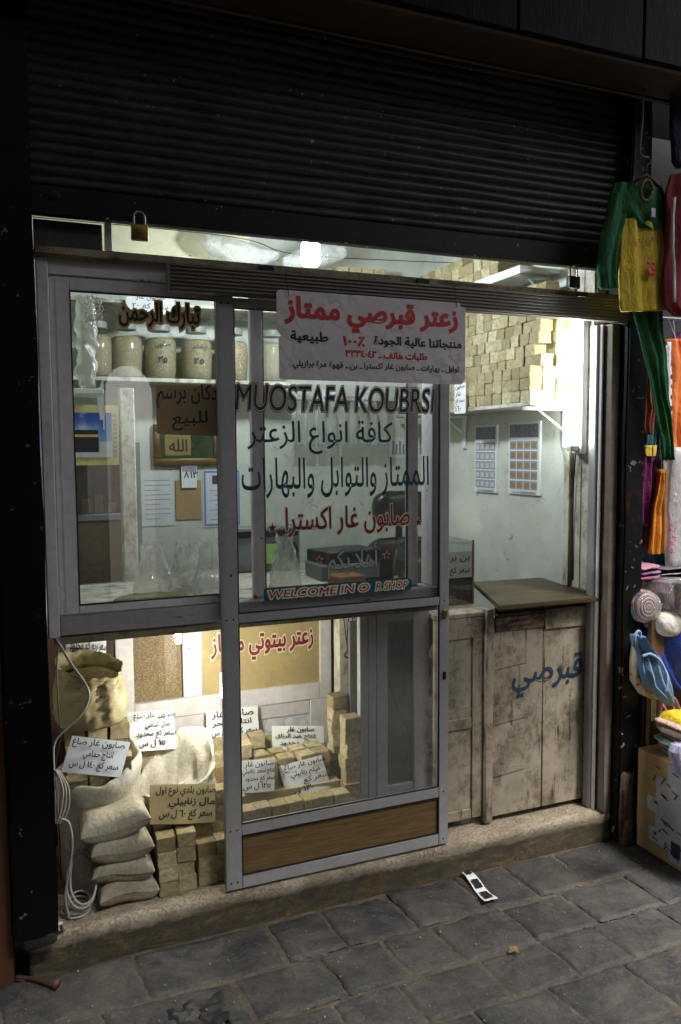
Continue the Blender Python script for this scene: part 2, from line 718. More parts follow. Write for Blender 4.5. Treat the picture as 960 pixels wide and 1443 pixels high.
def join(objs, name):
    """put several lines of the same writing into one mesh"""
    a = objs[0]
    bm = bmesh.new()
    for o in objs:
        bm.from_mesh(o.data)
    bm.to_mesh(a.data)
    bm.free()
    for o in objs[1:]:
        bpy.data.objects.remove(o)
    a.name = name
    return a


def px_letters(s, m, parent, xl, yt, yb, xr, Y, **k):
    """writing on an upright plane at depth Y, given where it starts, ends and how tall it is"""
    b, t = at(xl, yb, Y=Y), at(xl, yt, Y=Y)
    r = at(xr, yb, Y=Y)
    return letters(s, m, parent, (b.x, Y, b.z), (1, 0, 0), (0, 0, 1), w=r.x - b.x, h=t.z - b.z, **k)


# ------------------------------------------------------------------ palette
m_paver = m_stone('dark paving stone', (62, 61, 63), (42, 42, 44), (86, 84, 82), 13, 1.0, .52, 0, (100, 93, 83))
m_mortar = m_stone('dusty joint', (94, 86, 74), (66, 60, 52), (116, 107, 94), 14, .9, .95)
m_step_top = m_stone('worn limestone', (150, 138, 118), (112, 98, 78), (176, 166, 146), 8, .6, .8, .25)
m_black = M('black gloss paint', (9, 10, 11), .45, 0, .5, 5, .3, 40, .003, speck=(34, .725, (100, 96, 90)), spec=.2)
m_shut = M('sooty shutter steel', (58, 53, 47), .5, .1, .6, 4, .35, 50, .002, speck=(55, .72, (150, 145, 135)), spec=.4)
m_rail_dark = M('sooty rail steel', (26, 26, 27), .48, .1, .5, 4, .4, 40, .002, speck=(60, .70, (140, 138, 132)), spec=.25)
m_alu = M('grey aluminium', (158, 152, 154), .45, .2, .16, 4, .08, 90, .001, (1, 1, 1), speck=(38, .745, (66, 60, 56)))
m_alu_white = M('pale enamelled aluminium', (218, 214, 214), .42, 0, .16, 3, .1, 60, .001, speck=(30, .74, (92, 80, 70)))
m_alu_door = M('satin aluminium', (162, 162, 163), .42, .1, .12, 4, .06, 90, .001, speck=(34, .755, (60, 58, 58)))
m_alu_brown = M('tarnished ribbed aluminium', (124, 114, 104), .45, .2, .25, 7, .12, 60, .001, (.6, 3, 3))
m_cream = M('glossy cream paint', (184, 180, 150), .3, 0, .14, 3, .2, 30, .002, speck=(30, .735, (90, 80, 60)))
m_wall = m_plaster('pale green white wall', (214, 217, 203), (170, 166, 144), .55)
m_wall2 = m_plaster('pale back wall', (206, 210, 196), (160, 158, 138), .4)
m_white = M('white enamel', (222, 226, 222), .38, 0, .1, 5, .1, 40)
m_white_old = m_wood_paint('chipped white paint', (206, 202, 186), (112, 98, 78), .62)
m_cup = m_wood_paint('worn beige paint', (168, 157, 138), (60, 46, 34), .51, (16, 16, .9))
m_cup2 = m_wood_paint('worn beige panel paint', (172, 162, 142), (80, 66, 50), .56, (12, 12, .9))
m_lid = m_wood('greasy brown board', (80, 68, 46), (1.2, 9, 9), .45, .55, 5)
m_trimwood = m_wood_paint('rubbed wooden strip', (150, 138, 108), (84, 66, 44), .5, (.9, 12, 12))
m_panel = m_wood('oak laminate', (112, 89, 54), (1.6, 30, 30), .5, .35, 6)
m_redwood = m_wood('dark red brown board', (62, 38, 28), (9, 9, 1), .5, .5)
m_lintel = m_wood('sooty brown lintel', (62, 45, 30), (1, 10, 10), .6, .6, 4)
m_fascia = M('black weathered boards', (10, 10, 11), .6, .1, .6, 5, .5, 30, .004, (7, 7, .7), speck=(24, .72, (60, 58, 56)), spec=.1)
m_tansack = None
m_glass = glass('window glass', (.985, .992, .985, 1), .05, 2.0)
m_glass_dark = glass('grimy glass', (.6, .65, .6, 1), .2, .8)
m_film = film('clear plastic bag', (232, 236, 232), .72)
m_film_milk = film('milky plastic', (240, 240, 236), .42, .2, 10)
m_film_yel = film('yellowish sack plastic', (186, 170, 112), .30, .30, 7)
m_paper = M('white card', (226, 228, 228), .6, 0, .05, 6, .06, 40)
m_card = M('brown cardboard', (168, 142, 98), .75, 0, .16, 6, .15, 60)
m_card_pale = M('straw cardboard', (196, 182, 138), .75, 0, .12, 6, .12, 60)
m_ink = M('black ink', (20, 20, 26), .5, 0, .1, 8, 0)
m_ink_blue = M('blue black ink', (22, 30, 66), .5, 0, .1, 8, 0)
m_teal = M('teal sign paint', (16, 62, 72), .4, 0, .25, 20, 0)
m_teal_band = M('teal band paint', (14, 86, 100), .4, 0, .2, 14, 0)
m_red = M('red sign paint', (190, 44, 44), .45, 0, .14, 20, 0)
m_maroon = M('dark red sign paint', (122, 24, 28), .45, 0, .2, 20, 0)
m_outline = M('cream outline paint', (226, 214, 190), .5, 0, .1, 20, 0)
m_gold = M('gold outline paint', (220, 184, 114), .4, .2, .15, 20, 0)
m_brass = M('brass', (150, 118, 58), .35, .8, .3, 20, .1)
m_iron = M('dark iron', (38, 38, 42), .4, .6, .3, 20, .15)
m_steel = M('bright steel', (170, 170, 168), .25, .9, .1, 20, .05)
m_sack = M('grey cotton sack', (166, 158, 136), .9, 0, .3, 9, .6, 60, .006)
m_woven = M('white woven sack', (204, 200, 184), .65, 0, .22, 10, .5, 70, .006)
m_cable = M('off white cable', (164, 162, 154), .5, 0, .15, 9, .05)
m_dark = M('black cable', (24, 24, 26), .5, 0, .15, 9, .05)
m_blackleather = M('black leather', (20, 21, 24), .38, 0, .2, 8, .3, 60)
m_greyplastic = M('grey plastic', (112, 118, 118), .45, 0, .12, 8, .1)
m_bulb = emit('lit cold white lamp', (232, 244, 255), 290)
m_tube = emit('lit white tube', (240, 250, 244), 33)
m_bulb_warm = emit('lit lamp behind the frame', (255, 251, 238), 150)


def mk_soap():
    n = N('laurel soap')
    v = n.co(rand=True)
    oi = n.n('ShaderNodeObjectInfo')
    a = n.noise(v, 3.4, 7, .68, .5)
    c = n.ramp(oi.outputs['Random'], [(0, (142, 129, 94)), (.2, (186, 172, 134)), (.45, (164, 150, 114)), (.7, (206, 196, 160)), (.85, (150, 132, 94)), (1, (194, 182, 146))])
    d = n.mix(n.math('MULTIPLY', n.ramp(a, [(.40, WHT), (.60, BLK)]), .55), c, lin((112, 100, 62)))
    n.base(d, .75)
    n.bump(n.noise(v, 8, 8, .72), .6, .006)
    return n.m


m_soap = mk_soap()

# ================================================================== SETTING
# lane: one dusty sheet to the horizon, with stone pavers set in it in rows along the step
mb = MB()
mb.grid(2, 2, lambda u, v: Vector((-60 + 120 * u, -60 + 120 * v, -.0072)))
mb.build('ground', m_mortar, kind='structure')
mb = MB()
rnd = random.Random(3)
rows = [(2.478, 2.246, [-.6, -.1, .29, .73, .93, 1.185, 1.46, 1.68, 1.905, 2.16, 2.45, 2.8]),
        (2.240, 2.036, [-.6, -.2, .18, .56, .842, 1.053, 1.24, 1.515, 1.77, 2.06, 2.32, 2.8]),
        (2.030, 1.846, [-.6, -.15, .22, .53, .80, 1.01, 1.29, 1.53, 1.735, 2.02, 2.3, 2.7]),
        (1.840, 1.62, [-.6, -.2, .3, .6, .9, 1.16, 1.42, 1.7, 1.98, 2.25, 2.7])]
y = 1.608
while y > -1.4:
    h = rnd.uniform(.19, .25)
    xs = [-.7 + rnd.uniform(-.1, .1)]
    while xs[-1] < 2.9:
        xs.append(xs[-1] + rnd.uniform(.2, .32))
    rows.append((y, y - h + .012, xs))
    y -= h
for ya, yb, xs in rows:
    for xa, xb in zip(xs, xs[1:]):
        z = rnd.uniform(-.0025, .0025)
        k = rnd.uniform(.001, .0045)
        n0 = 7
        tx, ty = rnd.uniform(-.007, .007), rnd.uniform(-.010, .010)

        def f(u, v, xa=xa, xb=xb, ya=ya, yb=yb, z=z, k=k, tx=tx, ty=ty):
            X = xa + k + (xb - xa - 2 * k) * u
            Y = yb + k * .6 + (ya - yb - 1.2 * k) * v
            e = min(u, 1 - u) * (xb - xa), min(v, 1 - v) * (ya - yb)
            d = min(e)
            q = Vector((X * 9, Y * 9, 1.5))
            w = noise.noise_vector(q) * .009 + noise.noise_vector(q * 5) * .003
            zz = z + tx * (u - .5) + ty * (v - .5) + noise.noise(q * 1.7) * .003 + noise.noise(q * 5) * .0012 - .009 * max(0, 1 - d / .009) ** 1.5 * (1 + .8 * noise.noise(q * 6))
            # the cross joints lean a little, as laid by hand
            X += (v - .5) * (-.02)
            return Vector((X + w.x, Y + w.y, zz))
        g = mb.grid(29, 23, f)
mb.build('street_paving', m_paver, smooth='all', kind='structure')

# shop floor and room shell
mb = MB()
mb.box(-.02, 3.1, .02, 2.3, 4.1, .10)
mb.build('shop_floor', m_step_top, kind='structure')
mb = MB().box(-.05, 4.02, .1, 2.3, 4.14, 3.0)
mb.build('wall_back', m_wall2, kind='structure')
mb = MB().box(-.14, 2.56, .1, -.03, 4.02, 3.0)
mb.build('wall_left', m_wall2, kind='structure')
mb = MB().box(2.15, 2.56, .1, 2.27, 4.02, 3.0)
mb.build('wall_right', m_wall, kind='structure')
mb = MB().box(-.14, 2.56, 2.80, 2.3, 4.14, 3.1)
mb.build('ceiling', M('mid cream ceiling', (150, 144, 120), .6), kind='structure')  # mid cream, a tone below the loft beam

# doorstep
mb = MB()


def stepf(u, v):
    X = -.018 + 2.218 * u
    prof = [(2.486, -.01), (2.482, .03), (2.483, .07), (2.478, .088), (2.476, .104), (2.480, .117), (2.490, .124), (2.51, .126), (2.6, .126), (2.8, .126), (3.1, .126)]
    k = v * (len(prof) - 1)
    i = min(int(k), len(prof) - 2)
    Y = prof[i][0] * (1 - k + i) + prof[i + 1][0] * (k - i)
    Z = prof[i][1] * (1 - k + i) + prof[i + 1][1] * (k - i)
    w = noise.noise_vector(Vector((X * 7, Y * 20, Z * 20))) * .005 + noise.noise_vector(Vector((X * 30, Y * 40, Z * 40))) * .0022
    return Vector((X, Y + w.y, Z + w.z * (1 if v < .7 else .35)))


g = mb.grid(160, 11, stepf)
for i in (0, -1):
    try:
        a = g[i]
        b0 = mb.bm.verts.new((a[0].co.x, 3.1, -.01))
        mb.bm.faces.new(a + [b0])
    except ValueError:
        pass


def mk_step():
    n = N('worn stone step')
    v = n.co()
    a = n.noise(v, 6, 10, .7, .3)
    top = n.ramp(a, [(.3, (116, 104, 86)), (.5, (152, 140, 120)), (.72, (176, 166, 148))])
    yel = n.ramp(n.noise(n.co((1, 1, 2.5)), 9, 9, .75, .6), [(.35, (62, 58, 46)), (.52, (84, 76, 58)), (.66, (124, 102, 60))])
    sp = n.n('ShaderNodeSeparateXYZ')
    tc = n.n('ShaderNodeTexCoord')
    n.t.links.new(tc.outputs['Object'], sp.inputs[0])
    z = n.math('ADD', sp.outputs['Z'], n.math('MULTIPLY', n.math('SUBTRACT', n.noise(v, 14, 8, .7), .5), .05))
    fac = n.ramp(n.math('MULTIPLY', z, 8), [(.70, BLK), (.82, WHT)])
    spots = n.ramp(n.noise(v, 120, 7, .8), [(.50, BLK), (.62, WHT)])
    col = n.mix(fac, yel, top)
    col = n.mix(n.math('MULTIPLY', spots, .4), col, lin((58, 51, 42)))
    n.base(col, .82)
    n.bump(n.math('ADD', n.noise(v, 18, 9, .75), n.math('MULTIPLY', spots, -.5)), .8, .006)
    return n.m


o = mb.build('stone_step', mk_step(), smooth='all')
tag(o, 'worn limestone doorstep with a rounded nose under the shop front', 'step')

# posts
def post(name, x0, x1, y0, y1, z0, z1, label):
    mb = MB().box(x0, y0, z0, x1, y1, z1)
    bmesh.ops.subdivide_edges(mb.bm, edges=[e for e in mb.bm.edges if abs(e.verts[0].co.z - e.verts[1].co.z) > 1], cuts=60)
    es = [e for e in mb.bm.edges if len(e.link_faces) == 2 and e.calc_face_angle(0) > 1 and abs(e.verts[0].co.z - e.verts[1].co.z) > .01]
    bmesh.ops.bevel(mb.bm, geom=es, offset=.006, segments=2, affect='EDGES')
    mb.jitter(.004, 5)
    return tag(mb.build(name, m_black, smooth=True), label, 'post')


post('black_post', -.057, .066, 2.42, 2.56, .155, 3.3, 'black painted shop front post beside the coiled white cable')
mb = MB().box(-.035, 2.424, .118, .062, 2.48, .172, .008).jitter(.012, 22)
tag(mb.build('mortar_lump', m_stone('crumbling dark mortar', (46, 42, 36), (20, 18, 16), (74, 70, 58), 22, .9, .9), smooth='all'), 'crumbling mortar lump at the foot of the post by the cable coil', 'mortar')
m_black0 = m_black
n_ = N('black paint with red patches')
v_ = n_.co()
n_.base(n_.mix(n_.ramp(n_.noise(v_, 30, 2, .5), [(.68, BLK), (.71, WHT)]), n_.mix(n_.ramp(n_.noise(n_.co((1, 1, .6)), 4.2, 6, .6), [(.60, BLK), (.68, WHT)]), lin((9, 10, 11)), lin((74, 16, 16))), lin((112, 106, 98))), .5, 0, .2)
n_.bump(n_.noise(v_, 40, 6), .4, .004)
m_black = n_.m
pr = post('black_post', 2.192, 2.288, 2.43, 2.60, .02, 3.3, 'chipped black post between the shop opening and the clothes stall')
m_black = m_black0
mb = MB().box(2.19, 2.412, -.01, 2.262, 2.4285, .30, .01)
bmesh.ops.subdivide_edges(mb.bm, edges=mb.bm.edges[:], cuts=5)
mb.jitter(.016, 14)
mb.box(2.205, 2.40, .0, 2.25, 2.42, .11, .008)
o = mb.build('rubble_patch', m_stone('broken brown masonry', (92, 74, 58), (44, 34, 28), (128, 110, 90), 18, .9, .9), smooth='all')
tag(o, 'broken brown masonry at the foot of the post beside the cardboard box', 'masonry')
mb = MB().box(-.9, 2.47, -.01, -.060, 2.52, 1.55, .004)
tag(mb.build('wooden_board', m_wood('brown plank', (84, 52, 28), (6, 6, 1), .6, .45), smooth=True), 'brown wooden board at the edge beside the black post', 'board')

# shutter: slats, bottom rail
sh = thing('roller_shutter', 'sooty corrugated roller shutter half raised over the shop window', 'shutter', (1.13, 2.5, 2.28))
mb = MB()
PITCH_S = .031
nsl = 25


def shf(u, v):
    k = v * nsl
    ph = k - int(k) if v < 1 else 1
    prof = -.0085 * math.sin(ph * PI) ** .8 + (.004 if ph < .06 or ph > .94 else 0)
    X = .055 + 2.165 * u
    return Vector((X, 2.502 + prof + noise.noise(Vector((X * 2, k * .7, 3))) * .007 + noise.noise(Vector((X * 9, k * .5, 7))) * .0025, 2.368 + k * PITCH_S + noise.noise(Vector((X * 3, int(k) * 1.7, 0))) * .003))


mb.grid(70, nsl * 10 + 1, shf)
mb.build('slat_curtain', m_shut, sh, smooth='all')
mb = MB().box(.058, 2.484, 2.281, 2.20, 2.512, 2.366, .004).box(.058, 2.474, 2.281, 2.20, 2.484, 2.290, .001)
mb.build('bottom_rail', m_rail_dark, sh, smooth=True)
mb = MB().lathe([(.0, 0), (.014, 0), (.014, .006), (.006, .008), (.0, .008)], (0, 0, 0), 16)
for v in mb.bm.verts:
    v.co = Vector((.13 + v.co.x, 2.4835 - v.co.z, 2.335 + v.co.y))
mb.build('rivet', m_iron, sh, smooth=True)

# fascia and lintel over it
mb = MB()
for i in range(14):
    x0 = -2.5 + i * .5
    mb.box(x0, 2.172, 2.902, x0 + .494, 2.20, 4.2, .004)
tag(mb.build('fascia_board', m_fascia, smooth=True), 'black weathered fascia boards above the roller shutter', 'fascia')
mb = MB().box(-2.5, 2.2, 2.898, 4.5, 2.385, 2.99, .008)
mb.box(-2.5, 2.385, 2.89, 4.5, 2.402, 2.96, .004)
tag(mb.build('wooden_lintel', m_lintel, smooth=True), 'brown wooden lintel beam running over the shutter', 'lintel')
mb = MB().box(-2.5, 2.57, 3.1, 4.5, 2.75, 4.4).box(-2.5, 2.402, 3.35, 4.5, 2.57, 4.4)
mb.build('wall_above', m_fascia, kind='structure')
mb = MB().box(-2.5, 2.56, 1.55, -.06, 2.72, 3.1).box(-2.5, 2.53, 0, -.06, 2.7, 1.55)
mb.build('wall_beside', m_black, kind='structure')

# lane across: far wall with an arched passage to daylight, unseen roof, its slot and open end shaped to set the light
m_lane = m_stone('sooty lane masonry', (92, 88, 80), (60, 56, 50), (120, 114, 104), 3, .4, .9)
mb = MB()
AX0, AX1, AZ = .72, 1.16, 2.10
YO = -2.0
mb.box(-9, YO - .3, 0, AX0, YO, 4.2).box(AX1, YO - .3, 0, 10, YO, 4.2)
pts = [(AX0, YO, 4.2), (AX0, YO, AZ)]
for k in range(13):
    a = PI - PI * k / 12
    pts.append(((AX0 + AX1) / 2 + math.cos(a) * (AX1 - AX0) / 2 * .999, YO, AZ + math.sin(a) * .26))
pts += [(AX1, YO, AZ), (AX1, YO, 4.2)]
mb.slab(pts, (0, -.3, 0))
mb.build('wall_opposite', m_lane, kind='structure')
mb = MB()
SLOT = (-.50, -.02)
mb.box(-9, SLOT[1], 4.2, 3.1, 2.9, 4.35).box(-9, -2.4, 4.2, 3.1, SLOT[0], 4.35)
mb.box(-9, SLOT[0], 4.2, -2.2, SLOT[1], 4.35)
mb.build('lane_roof', m_lane, kind='structure')

mb = MB()
mb.grid(2, 2, lambda u, v: Vector((-3 + 9 * u, -12 + 9.6 * v, -.008)))
mb.build('pale_bounce_ground', M('added pale ground', (214, 210, 200), .8), kind='structure')  # unseen pale ground, added to brighten the arch mirrored in the window


# ================================================================== SHOP FRONT
# dark closed panel over the window corner, rail above the track
tag(MB().box(.068, 2.525, 2.193, .262, 2.545, 2.278, .002).build('header_panel', M('dusty dark panel', (66, 66, 68), .6, 0, .4, 5, .2)),
    'dusty dark panel closing the corner under the shutter beside the brass padlock', 'panel')
hr = thing('head_rail', 'stained cream rail running above the ribbed track cover', 'rail', (1.1, 2.5, 2.166))
MB().box(.068, 2.478, 2.168, 2.19, 2.55, 2.192, .003).jitter(.0015, 6).build('rail', m_trimwood, hr, smooth=True)
for x in (.735, 1.30, 1.98):
    MB().box(x, 2.470, 2.172, x + .05, 2.4775, 2.187, .002).build('clip', m_iron, hr)
for x0 in (.27, ):
    MB().box(x0, 2.53, 2.1925, x0 + .022, 2.56, 2.33, .002).build('upright', m_white, hr)

# fixed window
wf = thing('shop_window', 'pale aluminium sliding shop window with painted gold edged writing above the soap display', 'window', (.7, 2.53, 1.04))
mb = MB()
mb.box(.070, 2.505, 1.035, .104, 2.60, 2.166, .003)                 # jamb
mb.box(.104, 2.512, 2.118, 1.40, 2.60, 2.164, .003)                 # head
mb.box(1.386, 2.512, 1.102, 1.412, 2.60, 2.118, .003)
mb.build('frame', m_alu_white, wf, smooth=True)
mb = MB().box(.104, 2.506, 1.040, 1.412, 2.60, 1.100, .003)
mb.build('sill', M('peeling enamelled sill', (168, 162, 166), .4, .1, .12, 3, .1, 60, .001, (1, 1, 3.5), speck=(11, .63, (112, 98, 82))), wf, smooth=True)
mb = MB().box(.085, 2.515, 1.012, 1.412, 2.60, 1.0385, .002).jitter(.002, 6)
mb.build('under_board', m_trimwood, wf, smooth=True)


def sash(x0, x1, y, w, z0=1.102, z1=2.116, r=.026, m=m_alu_white):
    mb = MB()
    mb.box(x0, y - .012, z0, x0 + w, y + .012, z1, .002)
    mb.box(x1 - w, y - .012, z0, x1, y + .012, z1, .002)
    mb.box(x0 + w, y - .0118, z0, x1 - w, y + .0118, z0 + r, .002)
    mb.box(x0 + w, y - .0118, z1 - r * 1.5, x1 - w, y + .0118, z1, .002)
    mb.box(x0 + w * .3, y - .0135, z0 + .003, x0 + w * .4, y - .012, z1 - .003)
    s_ = mb.build('sash', m, wf, smooth=True)
    g_ = MB().box(x0 + w - .004, y - .002, z0 + r - .004, x1 - w + .004, y + .002, z1 - r * 1.5 + .004).build('pane', m_glass, s_)
    mb = MB()
    a0, a1, b0_, b1_ = x0 + w, x1 - w, z0 + r, z1 - r * 1.5
    for q in ((a0, b0_, a0 + .0035, b1_), (a1 - .0035, b0_, a1, b1_), (a0 + .0036, b0_, a1 - .0036, b0_ + .0035), (a0 + .0036, b1_ - .0035, a1 - .0036, b1_)):
        mb.box(q[0], y - .0122, q[1], q[2], y - .0022, q[3])
    mb.build('rubber_seal', m_dark, s_)
    return s_, g_


s1, g1 = sash(.106, .66, 2.53, .056)
s2, g2 = sash(.726, 1.350, 2.568, .042)
# gold edged writing on the near pane
for (bo, m_, l) in ((.055, m_outline, .0), (.038, m_gold, .0006), (.012, m_ink, .0012)):
    pass
P0, P1 = at(168, 456, Y=2.526), at(281, 440, Y=2.526)


def ringed(s, parent, o, w, h, layers, Y, wob=0, shear=0, pad=0):
    """the same line painted several times, widest first; every layer keeps the same letter places"""
    obs = []
    for k, (bo, m_) in enumerate(layers):
        obs.append(letters(s, m_, parent, (o[0], Y, o[2]), (1, 0, 0), (0, 0, 1), w=w, h=h,
                           bold=bo, lift=.0008 * k, wob=wob or .0011, shear=shear))
    return obs


ringed('تبارك الرحمن', g1, (P0.x, 0, at(168, 459, Y=2.526).z), P1.x - P0.x, at(168, 424, Y=2.526).z - at(168, 459, Y=2.526).z,
       ((.13, m_outline), (.105, m_gold), (.02, m_ink)), 2.5275, pad=1.1)

# ribbed track cover
tk = thing('track_cover', 'ribbed aluminium cover over the sliding door track holding the wide sign', 'track cover', (1.3, 2.45, 2.08))
mb = MB()
mb.box(.446, 2.437, 2.082, 2.205, 2.475, 2.164, .002)
for k in range(7):
    z = 2.087 + k * .0112
    mb.box(.446, 2.431, z, 2.2045, 2.4372, z + .0065, .0016)
mb.build('cover', m_alu_brown, tk, smooth=True)
MB().box(.440, 2.433, 2.080, .4458, 2.476, 2.166, .001).build('end_cap', m_greyplastic, tk)

# sliding door
dr = thing('sliding_door', 'grey aluminium sliding glass door painted with teal shop writing', 'door', (1.015, 2.48, .136))
Y0, Y1 = 2.4795, 2.5005
mb = MB()
mb.box(.595, Y0, .136, .651, Y1, 2.081, .002)
mb.box(1.398, Y0, .136, 1.437, Y1, 2.081, .002)
mb.box(.6035, Y0 - .0012, .14, .6055, Y0, 2.079)
mb.build('stile', m_alu_door, dr, smooth=True)
for n_, z0, z1 in (('top_rail', 2.05, 2.081), ('middle_rail', 1.036, 1.067), ('lower_rail', .318, .356), ('bottom_rail', .136, .178)):
    MB().box(.6512, Y0 + .0006, z0, 1.3978, Y1 - .0006, z1, .002).build(n_, m_alu_door, dr, smooth=True)
MB().box(.652, 2.4875, .179, 1.397, 2.4945, .317).build('kick_panel', m_panel, dr)
gu = MB().box(.6515, 2.488, 1.0675, 1.3975, 2.492, 2.0495).build('pane', m_glass, dr)
gl = MB().box(.6515, 2.488, .3565, 1.3975, 2.492, 1.0355).build('pane', m_glass, dr)
for z0_, z1_ in ((.3565, 1.0355), (1.0675, 2.0495), (.179, .317)):
    mb = MB()
    for q in ((.6514, z0_, .6545, z1_), (1.3945, z0_, 1.3976, z1_), (.6546, z0_, 1.3944, z0_ + .003), (.6546, z1_ - .003, 1.3944, z1_)):
        mb.box(q[0], Y0 + .0003, q[1], q[2], 2.4868, q[3])
    mb.build('rubber_seal', m_dark, dr)
for x_, z_ in ((.612, .16), (.634, .16), (.612, .34), (.634, .34), (1.417, .157), (1.417, .337), (.612, 1.05), (.634, 1.05), (1.417, 1.052), (.612, 2.062), (.634, 2.062)):
    o = MB().lathe([(0, 0), (.0034, 0), (.0028, .0012), (0, .0014)], (0, 0, 0), 10)
    for v in o.bm.verts:
        v.co = Vector((x_ + v.co.x, Y0 - v.co.z, z_ + v.co.y))
    o.build('screw', m_iron, dr, smooth=True)
MB().box(1.408, 2.470, .985, 1.424, 2.479, 1.02, .003).lathe([(.0, 0), (.006, 0), (.006, .01), (0, .01)], (1.416, 2.468, 1.0), 10).build('latch', m_brass, dr)
MB().box(1.412, 2.474, .76, 1.424, 2.479, .79, .002).build('keyhole_plate', m_iron, dr)

YG = 2.4875                                                          # outer face of the glass


def zx(xl, yt, yb, xr, Y=YG):
    b, t, r = at(xl, yb, Y=Y), at(xl, yt, Y=Y), at(xr, yb, Y=Y)
    return (b.x, 0, b.z), r.x - b.x, t.z - b.z


def painted(s, parent, xl, yt, yb, xr, layers, **k):
    """line of painted letters: xl, xr ends; yt, yb top and foot at the left end"""
    o_, w_, h_ = zx(xl, yt, yb, xr)
    return ringed(s, parent, o_, w_, h_, layers, YG, **k)


painted('MUOSTAFA KOUBRSI', gu, 332, 541, 578, 612, ((.050, m_maroon), (.030, m_outline), (.004, m_teal)), shear=.12, pad=1)
painted('كافة انواع الزعتر', gu, 349, 592, 640, 553, ((.008, m_teal),), pad=.5)
painted('الممتاز والتوابل والبهارات', gu, 341, 646, 704, 604, ((.008, m_teal),), pad=.5)
painted('صابون غار اكسترا', gu, 403, 716, 757, 577, ((.045, m_outline), (.012, m_maroon)), pad=.8)
painted('أهلا بكم', gu, 462, 768, 817, 532, ((.040, m_teal), (.012, M('pale grey paint', (150, 160, 156), .5, 0, .1, 20, 0))), pad=.8)
sb = []


def star(parent, px_, py_, r, m_, m2=m_outline):
    c = at(px_, py_, Y=YG)
    for (rr, mm, l) in ((r * 1.25, m2, .0004), (r, mm_ := m_, .0012)):
        pts = []
        for k in range(10):
            a = PI / 2 + k * PI / 5
            q = rr * (1 if k % 2 == 0 else .42)
            pts.append((c.x + math.cos(a) * q, YG - l, c.z + math.sin(a) * q))
        MB().slab(pts, (0, -.0005, 0)).build('painted_star', mm, parent)


star(gu, 384, 744, .016, m_maroon)
star(gu, 590, 736, .016, m_maroon)
star(gu, 450, 789, .013, m_maroon)
star(gu, 545, 782, .013, m_maroon)
star(gu, 360, 841, .012, m_maroon)
b0, b1 = at(372, 848, Y=YG), at(581, 829, Y=YG)
zt, zb = at(372, 830, Y=YG).z, b0.z
bn = MB().slab([(b0.x, YG - .0003, zb), (b1.x - .01, YG - .0003, zb), (b1.x, YG - .0003, zb + .012), (b1.x, YG - .0003, zt - .012), (b1.x - .012, YG - .0003, zt), (b0.x, YG - .0003, zt)],
               (0, -.0006, 0)).build('painted_band', m_teal_band, gu)
for (s_, fa, fb) in (('WELCOME', .03, .47), ('IN O', .50, .69), ('R SHOP', .74, .965)):
    wd = b1.x - b0.x
    ringed(s_, gu, (b0.x + wd * fa, 0, zb + (zt - zb) * .19), wd * (fb - fa), (zt - zb) * .62, ((.12, m_outline), (.004, m_maroon)), YG - .0012, shear=.15, pad=1)

# wide hanging sign
YS = 2.421
SX0, SX1, SZ0, SZ1 = .776, 1.463, 1.824, 2.104


def mk_marble(name, c, vein, sc=7, rough=.35, amt=.6):
    n = N(name)
    v = n.co((1, 1, 1))
    d = n.noise(v, sc, 8, .7, 1.5)
    vo = n.n('ShaderNodeTexVoronoi', feature='DISTANCE_TO_EDGE')
    mixv = n.n('ShaderNodeMix', data_type='VECTOR')
    mixv.inputs[0].default_value = .12
    n.t.links.new(v, mixv.inputs[4])
    nz = n.n('ShaderNodeTexNoise')
    nz.inputs['Scale'].default_value = sc * 1.2
    n.t.links.new(v, nz.inputs['Vector'])
    n.t.links.new(nz.outputs['Color'], mixv.inputs[5])
    n.t.links.new(mixv.outputs[1], vo.inputs['Vector'])
    vo.inputs['Scale'].default_value = sc * 2
    fac = n.math('MULTIPLY', n.ramp(vo.outputs['Distance'], [(.0, WHT), (.09, BLK)]), n.ramp(d, [(.35, BLK), (.6, WHT)]))
    n.base(n.mix(n.math('MULTIPLY', fac, amt), n.ramp(d, [(.3, tuple(x * .88 for x in c)), (.6, c)]), lin(vein)), rough)
    return n.m


def mk_sign():
    n = N('marbled sign board')
    v = n.co((1, 1, 1))
    w = n.n('ShaderNodeTexWave', wave_type='BANDS', bands_direction='DIAGONAL')
    n.t.links.new(v, w.inputs['Vector'])
    w.inputs['Scale'].default_value = 9
    w.inputs['Distortion'].default_value = 9
    w.inputs['Detail'].default_value = 5
    w.inputs['Detail Scale'].default_value = 2.2
    a = n.noise(v, 6, 6)
    f_ = n.math('MULTIPLY', n.ramp(w.outputs['Fac'], [(.0, BLK), (.5, BLK), (1, WHT)]), n.ramp(a, [(.4, BLK), (.65, WHT)]))
    n.base(n.mix(n.math('MULTIPLY', f_, .5), n.ramp(a, [(.3, (196, 188, 190)), (.6, (216, 210, 212))]), lin((132, 122, 126))), .28)
    return n.m


pts = [(SX0, SZ1 - .008), (SX0 + .008, SZ1), (SX1 - .022, SZ1), (SX1 - .02, SZ1 - .012), (SX1 - .006, SZ1 - .014), (SX1, SZ1 - .022), (SX1, SZ0 + .02), (SX1 - .012, SZ0 + .002), (SX1 - .02, SZ0),
       (SX0 + .014, SZ0), (SX0 + .006, SZ0 + .006), (SX0 + .006, SZ0 + .13), (SX0 + .014, SZ0 + .138), (SX0 + .003, SZ0 + .152), (SX0, SZ0 + .165)]
sg = MB().slab([(x, YS, z) for x, z in pts], (0, .004, 0)).build('hanging_sign', mk_sign())
tag(sg, 'wide pale marbled sign with red and black writing wired to the ribbed track', 'sign')
sw, shh = SX1 - SX0, SZ1 - SZ0


